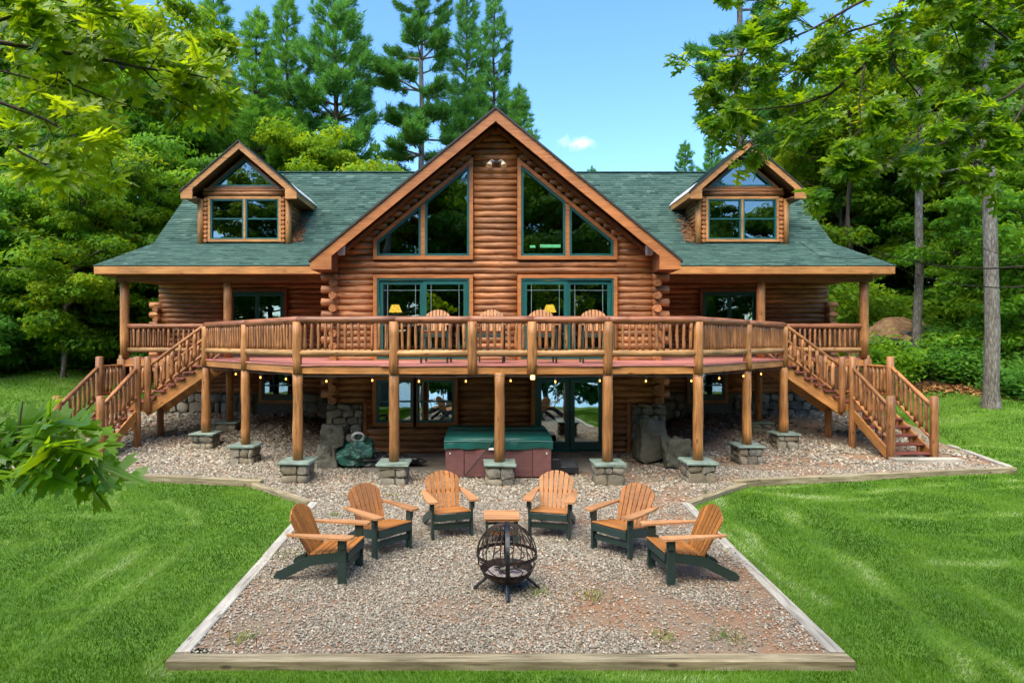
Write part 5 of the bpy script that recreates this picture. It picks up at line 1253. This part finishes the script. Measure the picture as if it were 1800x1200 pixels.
# right wood
R_ = [('a',1480,33,.95,'green tree behind the right end of the roof',.8),('b',1560,37,1.0,'yellow green backlit tree behind the right porch',2.8),('b',1660,34,1.05,'yellow tree between the two right trunks',1.1),
      ('d',1500,34,.8,'low cool green tree behind the right porch post',3.3),('d',1800,29,.9,'dark tree at the right picture edge',4.4),('a',1745,33,1.1,'green tree behind the thick right trunk',5.2),
      ('e',1735,27.5,.95,'low layered tree behind the thick right trunk',.4),('e',1800,22.5,.95,'low dark tree at the right edge behind the lawn',2.1),('e',1600,33,1.0,'low green tree behind the needle covered boulder',3.9),
      ('b',1420,38,.95,'backlit tree just right of the right dormer',4.9),('d',1850,32,1.2,'tall dark tree beyond the right picture edge',.1),('a',1380,42,.9,'green tree behind the right dormer roof',2.4),('b',1900,38,1.3,'high yellow green crown at far right',1.5),('a',1620,42,1.25,'tall crown far behind the right porch',3.0)]
for k, X, D, sc, lab, rz in R_: tpx(k, X, D, sc, lab, GR, rz, 1.0, {1480:'leaf_warm',1745:'leaf_warm',1500:'leaf_mid',1620:'leaf_warm',1600:'leaf_warm',1670:'leaf_mid',1380:'leaf_warm',1800:'leaf_mid',1735:'leaf_mid',1850:'leaf_mid'}.get(X))
# bare trunks that stand clear in the right wood
def big_trunk(X, D, base_r, h, label, lean, mat, nbr=10, seed=1):
    g = np.random.default_rng(seed); x = (X - VX)/FPX*D + CX; t = thing('forest_tree', label, 'tree', (x, D, float(lawn_h(x, D)) - .1), 0, 'bare trunks of the right wood')
    P = [Vector((lean*h*k/10 + g.normal(0, .05)*(k > 0), g.normal(0, .05)*(k > 0), h*k/10)) for k in range(11)]; P = [Vector((0, 0, -.3)), Vector((0, 0, .12)), Vector((lean*.5, 0, .6))] + P[1:]
    rad = [base_r*1.55, base_r*1.3, base_r*1.02] + [base_r*(.96 - .062*k) for k in range(10)]
    obj('trunk', tubes('trunk', [(P, rad)], mat, 14), t, local=True); T = []; C = []
    for k in range(nbr):
        i = int(g.integers(5, 12)); a = g.uniform(0, 6.28); Q = limb_path(P[i], (math.cos(a), math.sin(a), .1), g.uniform(1.5, 3.4), g, 5, -.01); T.append((Q, [.05, .04, .03, .022, .015, .006]))
        if i > 6: C += [tuple(q) for q in Q[2:]]
    for l in T: obj('branch', tubes('branch', [l], mat, 5), t, local=True)
    if C:
        C = np.array(C); K = np.repeat(np.arange(len(C)), 160); X_ = C[K] + g.normal(0, .45, (len(K), 3)) * (1, 1, .5)
        V, F = leaf_quads(X_, np.stack([g.normal(0, .5, len(K)), g.normal(0, .5, len(K)), np.ones(len(K))], 1), .2 * g.uniform(.7, 1.3, len(K)), g); obj('crown', mesh_np('crown', V, F, M['leaf_warm'], np.clip(g.normal(.5, .2, len(K)), 0, 1)), t, local=True)
big_trunk(1742, 19.6, .215, 26, 'thick grey barked trunk standing on the edge of the right lawn', .0, M['bark'], 12, 3)
big_trunk(1612, 25.2, .17, 20, 'slim grey trunk in front of the needle covered boulder', .012, M['bark'], 9, 5)
big_trunk(1718, 28, .28, 27, 'dark trunk behind the thick grey one', -.004, M['barkdark'], 8, 7)
big_trunk(1492, 30, .16, 13, 'thin dark trunk seen between right porch post and roof', .01, M['barkdark'], 8, 9)
# boulder with a needle cover, and the shrubs
def needle_rock():
    x, y = (1578 - VX)/FPX*27 + CX, 27.0; z = float(lawn_h(x, y)) - .3
    m, nt, b, o = newmat('needle_rock'); L = nt.links.new; g = N(nt, 'ShaderNodeNewGeometry'); sp = N(nt, 'ShaderNodeSeparateXYZ'); L(g.outputs['Normal'], sp.inputs[0])
    n1 = N(nt, 'ShaderNodeTexNoise', i_Scale=3.0, i_Detail=8.0, i_Roughness=.7); L(g.outputs['Position'], n1.inputs['Vector'])
    r1 = ramp(nt, n1.outputs['Fac'], [(.3, (.10,.05,.025)), (.5, (.22,.12,.055)), (.7, (.33,.22,.11))]); r2 = ramp(nt, n1.outputs['Fac'], [(.3, (.05,.06,.06)), (.6, (.17,.19,.19))])
    mr = N(nt, 'ShaderNodeMapRange', interpolation_type='SMOOTHSTEP'); L(sp.outputs['Z'], mr.inputs[0]); mr.inputs['From Min'].default_value = .0; mr.inputs['From Max'].default_value = .3
    mx = N(nt, 'ShaderNodeMix', data_type='RGBA'); L(mr.outputs[0], mx.inputs['Factor']); L(r2.outputs[0], mx.inputs['A']); L(r1.outputs[0], mx.inputs['B']); L(mx.outputs['Result'], b.inputs['Base Color']); b.inputs['Roughness'].default_value = .95
    bp = N(nt, 'ShaderNodeBump', i_Strength=.9, i_Distance=.1); L(n1.outputs['Fac'], bp.inputs['Height']); L(bp.outputs[0], b.inputs['Normal'])
    rock('forest_boulder', 'huge boulder covered with brown needles in the right wood', 'boulder', (x - .3, y, z - .2), (1.75, 1.5, 1.05), 33, m, .25, amp=.22, sub=4)
needle_rock()
def shrub(X, D, r, h, mat, label, seed, n=5200, leaf=.12):
    g = np.random.default_rng(seed); x = (X - VX)/FPX*D + CX; z = float(lawn_h(x, D)); t = thing('shrub', label, 'shrub', (x, D, z), 0, 'shrubs along the wood edge')
    T = []; C = []
    for k in range(16):
        a = g.uniform(0, 6.28); P = limb_path((0, 0, -.05), (math.cos(a)*.6, math.sin(a)*.6, 1), h*g.uniform(.6, 1.0), g, 4, -.02); P = [Vector((p.x*r/h*1.4, p.y*r/h*1.4, p.z)) for p in P]; T.append((P, [.02, .016, .012, .008, .004])); C += [tuple(p) for p in P[1:]]
    obj('stems', tubes('stems', T, M['twig'], 4), t, local=True); C = np.array(C); K = g.integers(0, len(C), n); X_ = C[K] + g.normal(0, .2*r, (n, 3)); X_[:, 2] = np.maximum(X_[:, 2], .03)
    V, F = leaf_quads(X_, np.stack([g.normal(0, .5, n), g.normal(-.2, .5, n), np.ones(n)*.8], 1), leaf*g.uniform(.6, 1.3, n), g); obj('foliage', mesh_np('foliage', V, F, mat, np.clip(g.normal(.7, .17, n), 0, 1)), t, local=True)
for a in [(1560,23.0,1.15,1.9,'leaf_mid','rounded light green shrub behind the right stairs',1),(1610,23.6,.9,1.3,'leaf_cool','darker low shrub right of the light green one',2),(1695,22.6,1.1,1.2,'leaf_cool','low shrub left of the thick grey trunk',3),(1790,20.6,1.2,1.1,'leaf_cool','dark low shrub right of the thick grey trunk',4),
          (1650,25.5,1.2,1.7,'leaf_cool','taller cool green shrub behind the right lawn edge',9),(1740,24.0,1.3,1.8,'leaf_cool','broad dark shrub behind the thick grey trunk',10),(1850,21.0,1.3,1.6,'leaf_cool','shrub at the right border of the lawn',11),
          (20,24.6,1.2,1.1,'leaf_cool','dark low shrub at the left lawn edge near the picture border',5),(75,25.4,1.3,1.4,'leaf_cool','dark shrub below the leaning young tree',6),(150,25.3,1.2,1.3,'leaf_cool','low shrub on the left lawn edge below the porch',7),(205,26.3,1.1,1.6,'leaf_mid','green shrub beside the left porch corner post',8),(-40,24.0,1.3,1.5,'leaf_cool','shrub beyond the left picture border',12),(110,27,1.4,2.2,'leaf_cool','tall dark shrub in the left wood behind the lawn edge',13)]:
    shrub(a[0], a[1], a[2], a[3], M[a[4]], a[5], a[6])
# far woods that read as one mass
def far_wood(name, X0, X1, D0, D1, h, n, mat, seed, label):
    g = np.random.default_rng(seed); D = g.uniform(D0, D1, n); X = (g.uniform(X0, X1, n) - VX)/FPX*D + CX; zb = lawn_h(X, D); u = g.random(n)
    top = h*(.7 + .3*np.sin(X*.35 + 1) * np.sin(X*.13 + 2)); z = zb + u*top; cl = np.sin(X*1.1 + np.sin(z*.9)*2)*np.sin(z*1.3 + D*.8); keep = cl > -.45; X, D, z, cl = X[keep], D[keep], z[keep], cl[keep]; m = len(X)
    V, F = leaf_quads(np.stack([X, D, z], 1), np.stack([g.normal(0, .6, m), g.normal(-.6, .5, m), np.ones(m)*.6], 1), .2*g.uniform(.6, 1.3, m)*(1.7 if D0 > 40 else 1), g)
    tag(obj(name, mesh_np(name, V, F, mat, np.clip(.42 + cl*.18 + g.normal(0, .12, m), 0, 1))), label, kind='stuff')
far_wood('forest_foliage', -250, 700, 46, 62, 15, 42000, M['leaf_mid'], 1, 'dense green wood far behind the left side of the house')
far_wood('forest_foliage', 1330, 2050, 44, 60, 15, 42000, M['leaf_warm'], 2, 'sunlit yellow green wood far behind the right side')  # lit look put into the warm leaf colour, undergrowth on this side likewise
far_wood('undergrowth', -200, 330, 27.5, 36, 3.6, 26000, M['leaf_mid'], 5, 'leafy undergrowth between the trees of the left wood')
far_wood('undergrowth', 1450, 1950, 27, 38, 6.5, 40000, M['leaf_warm'], 6, 'sunlit undergrowth between the trunks of the right wood')
# fallen leaves along the left wood edge
def litter(name, pts, n, seed, label, mat):
    g = np.random.default_rng(seed); i = g.integers(0, len(pts)-1, n); u = g.random(n); P = np.array(pts, float); A, B = P[i], P[i+1]; Q = A + (B-A)*u[:, None] + g.normal(0, .35, (n, 2)); z = lawn_h(Q[:, 0], Q[:, 1]) + .03
    V, F = leaf_quads(np.stack([Q[:, 0], Q[:, 1], z], 1), np.stack([g.normal(0, .4, n), g.normal(0, .4, n), np.ones(n)], 1), .1*g.uniform(.6, 1.4, n), g)
    tag(obj(name, mesh_np(name, V, F, mat, g.random(n))), label, kind='stuff')
lit = tinted('dead_leaves', [(0, (.12,.05,.02)), (.5, (.3,.14,.05)), (1, (.5,.32,.13))], .8)
litter('fallen_leaves', [(-24,24.3),(-20,24.9),(-16,25.4),(-13.3,26)], 2600, 3, 'brown fallen leaves along the left lawn edge', lit); litter('fallen_leaves', [(13.6,23.4),(15.6,22.4),(17.6,20.5)], 1500, 4, 'brown needles and leaves along the right lawn edge', lit)
def weeds():
    g = np.random.default_rng(8); B = []
    for X, Y, r in [(430,1118,.16),(940,1040,.18),(1040,1048,.22),(505,975,.2),(615,920,.13),(590,905,.12),(690,872,.14),(1280,1120,.2),(1170,1120,.14),(1095,1165,.12),(640,905,.1),(1130,905,.1),(980,895,.08),(745,870,.1),(1265,930,.08),(350,835,.1),(700,880,.06),(520,860,.07),(1240,865,.06),(770,925,.06)]:
        D = 3.0*FPX/(Y-600); n = int(520*r); B.append(np.stack([(X-VX)/FPX*D + CX + g.normal(0, r*.5, n), D + g.normal(0, r*.5, n)], 1))
    P = np.concatenate(B); P = P[in_poly(GRAVEL, P[:, 0], P[:, 1])]; n = len(P); z = gravel_h(P[:, 0], P[:, 1]); a = g.uniform(0, 6.28, n); h = g.uniform(.02, .07, n); l = g.uniform(.02, .06, n); w = .006
    V = np.stack([np.stack([P[:, 0]-np.sin(a)*w, P[:, 1]+np.cos(a)*w, z], 1), np.stack([P[:, 0]+np.sin(a)*w, P[:, 1]-np.cos(a)*w, z], 1), np.stack([P[:, 0]+np.cos(a)*l, P[:, 1]+np.sin(a)*l, z+h], 1)], 1).reshape(-1, 3)
    tag(obj('weeds', mesh_np('weeds', V, np.arange(3*n).reshape(-1, 3), tinted('weed_blade', [(0, (.05,.12,.015)), (.6, (.16,.22,.04)), (1, (.36,.24,.1))], .7), g.random(n))), 'sparse green and straw coloured weeds growing in the gravel', kind='stuff')
weeds()
# ================================================================ foreground oaks
def oak_leaf(seed, fold, curl):
    """lobed red oak leaf along +X, unit length, fine outline with bristle-tipped lobes"""
    half = [(.0,.012),(.08,.035),(.13,.07),(.14,.20),(.20,.33),(.235,.21),(.26,.09),(.33,.075),(.36,.20),(.38,.34),(.50,.49),(.49,.35),(.58,.37),(.52,.21),(.50,.09),(.60,.075),(.66,.18),(.70,.22),(.83,.33),(.80,.21),(.87,.19),(.80,.09),(.88,.055),(.93,.085),(.945,.035)]
    g = random.Random(seed); V = []; F = []
    zf = lambda x, w: curl*(x - x*x)*1.2 + abs(w)*fold + .05*math.sin(x*7 + seed)*abs(w)
    for s in (1, -1):
        P = [(0, 0), (.25, 0), (.5, 0), (.75, 0), (1, 0)] + [(x + g.uniform(-.012, .012), s*w*g.uniform(.9, 1.1)) for x, w in half[::-1]]
        o = len(V); V += [(x, w, zf(x, w)) for x, w in P]
        for t in tessellate_polygon([[Vector((x, w, 0)) for x, w in P]]):
            a, b, c = [Vector(P[q]) for q in t]; t = t if (b - a).cross(c - a) > 0 else t[::-1]; F.append(tuple(q + o for q in t))
    o = len(V); V += [(-.2, -.006, -.03), (-.2, .006, -.03), (.03, 0, .0)]; F.append((o, o+2, o+1))
    return V, F
OAK = [oak_leaf(k, f, c) for k, (f, c) in enumerate([(.12,.1),(.3,-.16),(-.1,.22),(.2,.35)])]
def oak_branches(tree_obj, branches, nleaf, size, seed, n_parts, spread=1.0, hang=.35, twig_every=.12, bright=.5, faceon=.35, box=None, mat='leaf_oak'):
    """branches: list of world polylines with radius; leaves on side twigs. The largest/nearest n_parts leaves are parts, the rest one mass"""
    g = random.Random(seed); spots = []; T = []
    for P, r0 in branches:
        T = []; P = [Vector(p) for p in P]; n = len(P); T.append((P, [max(.0025, r0*(1 - .85*k/(n-1))) for k in range(n)]))
        L = sum((b-a).length for a, b in zip(P[:-1], P[1:])); m = max(2, int(L / twig_every))
        for k in range(m):
            u = (.12 + .88*(k + g.random())/m)*(n-1); i = min(n-2, int(u)); p = P[i].lerp(P[i+1], u-i); d = (P[i+1]-P[i]).normalized()
            side = Vector((g.gauss(0, 1), g.gauss(0, .8), g.gauss(0, .7))); side = (side - d*side.dot(d)).normalized(); w = g.uniform(.5, 1.4)*spread*.2
            tip = p + (d*.75 + side).normalized()*w; T.append(([p, p.lerp(tip, .5) + Vector((0, 0, .01)), tip], [.0035, .0028, .0018])); spots.append((tip, (tip-p).normalized(), p))
        obj('branch', tubes('branch', T, M['twig'], 5), tree_obj)
    leaves = []
    while len(leaves) < nleaf:
        tip, d, p = g.choice(spots); c = tip.lerp(p, g.random()*.55); v = (d + Vector((g.gauss(0, .95), g.gauss(0, .95), g.gauss(-hang, .5)))).normalized()
        nrm = Vector((g.gauss(0, .5), g.gauss(-faceon, .5), .75)); nrm = (nrm - v*nrm.dot(v)).normalized(); y = nrm.cross(v)
        sz = size*g.uniform(.7, 1.25); e = c + v*sz*.9
        if box:
            q = [((p.x - CX)/p.y*FPX + VX, 600 - (p.z - CZ)/p.y*FPX) for p in (c, e)]
            if any(not box(a, b) for a, b in q): continue
        leaves.append((c, v, y, nrm, sz, g.randrange(4), min(1, max(0, g.gauss(bright, .2)))))
    leaves.sort(key=lambda l: l[0].y)
    ms = []
    for k, (V, F) in enumerate(OAK):
        row = []
        for t in (.25, .45, .6, .8): row.append(mesh_np('leaf', V, np.array(F), M[mat], [t]*len(F), True))
        ms.append(row)
    for c, v, y, nrm, s, k, t in leaves[:n_parts]:
        o = obj('leaf', ms[k][min(3, int(t*4))], tree_obj); Rm = Matrix((v, y, nrm)).transposed().to_4x4(); o.matrix_basis = Matrix.Translation(c + v*s*.16) @ Rm @ Matrix.Scale(s, 4)
    if len(leaves) > n_parts:
        VV = []; FF = []; TT = []; off = 0
        for c, v, y, nrm, s, k, t in leaves[n_parts:]:
            V = np.array(OAK[k][0]); W = np.array(c + v*s*.16) + s*(V[:, 0:1]*np.array(v) + V[:, 1:2]*np.array(y) + V[:, 2:3]*np.array(nrm)); VV.append(W); FF.append(np.array(OAK[k][1]) + off); off += len(V); TT += [t]*len(OAK[k][1])
        o = obj('leaves', mesh_np('leaves', np.concatenate(VV), np.concatenate(FF), M[mat], TT), tree_obj); o['kind'] = 'stuff'
def bp(l, D, dD=0.0): return [px(x, y, D + dD*k) for k, (x, y) in enumerate(l)]
oakL = thing('oak_tree', 'oak whose sunlit leafy branches hang in from the upper left', 'tree', (-5.4, 2.2, -.15))
obj('trunk', tubes('trunk', [([(-5.4,2.2,-.4),(-5.4,2.2,1),(-5.35,2.25,3),(-5.3,2.3,5),(-5.2,2.3,8),(-5.1,2.3,11)], [.32,.25,.22,.2,.15,.08])], M['bark'], 12), oakL)
limbs = [([Vector((-5.33,2.25,4.2)), Vector((-4.3,2.6,4.45)), px(-90,60,3.3)], .05), ([Vector((-5.35,2.25,3.6)), Vector((-4.4,2.6,4.0)), px(-90,170,3.2)], .045), ([Vector((-5.4,2.2,2.1)), Vector((-3.6,1.95,2.45)), px(-120,760,1.95)], .035)]
for l in limbs[:2]: obj('limb', tubes('limb', [(l[0], [l[1], l[1]*.7, l[1]*.35])], M['bark'], 7), oakL)
BL = [(bp([(-90,60),(60,85),(160,100),(250,120),(330,130),(425,150)],3.3,.05),.016),(bp([(-90,60),(20,30),(110,40),(190,30)],3.2,.06),.012),(bp([(-90,170),(0,180),(80,210),(150,250),(215,275)],3.2,.05),.014),(bp([(-90,170),(-20,230),(40,270),(90,295),(130,325)],3.1,.04),.011),
      (bp([(60,85),(130,150),(190,175),(240,190)],3.4,.08),.009),(bp([(160,100),(230,75),(260,70)],3.4,.06),.007),(bp([(-90,60),(-20,120),(60,140),(130,165),(180,215)],3.5,.08),.01),(bp([(250,120),(300,170),(345,195)],3.5,.05),.006),(bp([(-60,-40),(40,-20),(130,10),(190,45)],3.6,.05),.01),(bp([(-90,100),(0,105),(90,120),(140,130)],3.7,.05),.008)]
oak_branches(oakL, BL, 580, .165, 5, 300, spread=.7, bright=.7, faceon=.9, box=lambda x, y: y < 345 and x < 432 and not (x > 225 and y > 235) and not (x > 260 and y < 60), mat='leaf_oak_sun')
BB = [(bp([(-120,760),(-40,770),(30,775),(90,782),(150,786)],1.95,.02),.007),(bp([(-120,760),(-40,800),(20,810),(60,815)],1.9,.03),.006),(bp([(20,772),(60,750),(100,745)],2.0,.02),.004)]
oakS = thing('oak_sapling', 'oak sprig with big lobed leaves at the lower left picture edge', 'tree', (-2.4, 1.75, -.15))
obj('trunk', tubes('trunk', [([(-2.4,1.75,-.3),(-2.38,1.78,1.2),(-2.3,1.85,2.1),px(-120,760,1.95)], [.03,.024,.016,.008])], M['twig'], 8), oakS)
oak_branches(oakS, BB, 76, .165, 9, 76, spread=.42, hang=.3, twig_every=.07, bright=.62, faceon=.8, box=lambda x, y: 702 < y < 892 and x < 282 and not (x > 150 and y < 740))
oakR = thing('oak_tree', 'oak whose dark green leafy boughs hang in from the upper right', 'tree', (6.5, 3.0, -.15))
obj('trunk', tubes('trunk', [([(6.5,3,-.4),(6.5,3,1),(6.4,3.1,3),(6.2,3.4,6),(5.8,3.7,9),(5.5,4,12)], [.34,.27,.24,.2,.15,.08])], M['bark'], 12), oakR)
for l in ([([Vector((6.25,3.3,5.4)), Vector((5.2,4.3,6.3)), px(1600,-40,5.2)], [.09,.05,.026]), ([Vector((6.35,3.1,3.9)), Vector((5.9,4.2,5.0)), px(1840,120,5.2)], [.07,.04,.02]), ([Vector((6.4,3.05,3.6)), Vector((6.0,4.5,4.0)), px(1840,470,5.6)], [.05,.03,.014])]): obj('limb', tubes('limb', [l], M['bark'], 7), oakR)
BR = [(bp([(1600,-40),(1575,30),(1565,65),(1520,115),(1460,165),(1400,185),(1330,193),(1268,190)],5.2,.04),.024),(bp([(1565,65),(1575,120),(1610,160),(1640,200)],5.1,.05),.013),(bp([(1520,115),(1510,180),(1515,240)],5.0,.04),.01),(bp([(1600,-40),(1500,10),(1430,50),(1350,85),(1290,100),(1228,125)],5.4,.05),.016),
      (bp([(1840,120),(1760,60),(1700,20),(1640,-20)],5.3,.03),.014),(bp([(1840,120),(1770,170),(1700,200),(1620,230),(1540,250)],5.2,.05),.016),(bp([(1840,120),(1780,220),(1730,270),(1715,300)],5.1,.04),.012),(bp([(1460,165),(1420,210),(1350,235),(1310,245)],5.4,.04),.009),(bp([(1700,200),(1660,250),(1600,275)],5.0,.03),.008),
      (bp([(1540,250),(1490,280),(1450,305)],5.2,.03),.008),(bp([(1620,230),(1570,280),(1535,315)],5.1,.03),.008),(bp([(1430,50),(1380,20),(1330,0),(1290,-20)],5.5,.04),.01),(bp([(1575,30),(1480,60),(1420,110),(1370,140),(1310,150)],5.6,.05),.011),(bp([(1840,40),(1790,20),(1740,-20)],5.3,.03),.01),(bp([(1640,-20),(1680,60),(1700,130)],5.5,.03),.01),(bp([(1840,160),(1810,230),(1790,270)],5.2,.03),.009),(bp([(1350,85),(1300,140),(1275,180)],5.5,.03),.007),(bp([(1610,160),(1660,120),(1740,110)],5.6,.03),.009)]
oak_branches(oakR, BR, 2100, .158, 14, 300, spread=1.15, bright=.56)
# leafless twigs that cross the right wood
BT = [(bp([(1840,465),(1740,472),(1650,468),(1560,450),(1480,420),(1440,395)],5.6,.06),.009),(bp([(1840,500),(1760,506),(1680,500),(1600,480),(1530,445)],5.7,.06),.007),(bp([(1560,450),(1500,455),(1440,450),(1405,425)],5.9,.03),.004),(bp([(1650,468),(1600,440),(1570,400)],5.8,.03),.004),(bp([(1840,440),(1780,452),(1700,430),(1660,395)],5.6,.03),.004)]
for P, r in BT: obj('bare_twig', tubes('bare_twig', [(P, [max(.0025, r*(1-.8*k/(len(P)-1))) for k in range(len(P))])], M['twig'], 5), oakR)
# trees on the lake shore behind the camera, seen mirrored in the glass; extra ones added to darken panes and porch
SH = [(-16,-14,'a'),(-10.5,-13,'b'),(-5.2,-15,'a'),(-.6,-16,'d'),(4.4,-15,'a'),(9.8,-13,'d'),(15.5,-14,'a'),(-13,-20,'p'),(-3.2,-21,'q'),(7,-21,'p'),(21,-17,'q'),(-21,-17,'q'),(-26,-14,'b'),(26,-14,'a'),(-32,-17,'d'),(32,-17,'d'),(-38,-15,'a'),(38,-15,'b')]
for i, (X, Y, k) in enumerate(SH):
    tree(k, X, Y, 1.15 if k in PP else 1.4, X, 'first,second,third,fourth,fifth,sixth,seventh,eighth,ninth,tenth,eleventh,twelfth,thirteenth,fourteenth,fifteenth,sixteenth,seventeenth,last'.split(',')[sorted(q[0] for q in SH).index(X)] + ' tree from the left on the shore, mirrored in the glass', 'shore trees mirrored in the glass')
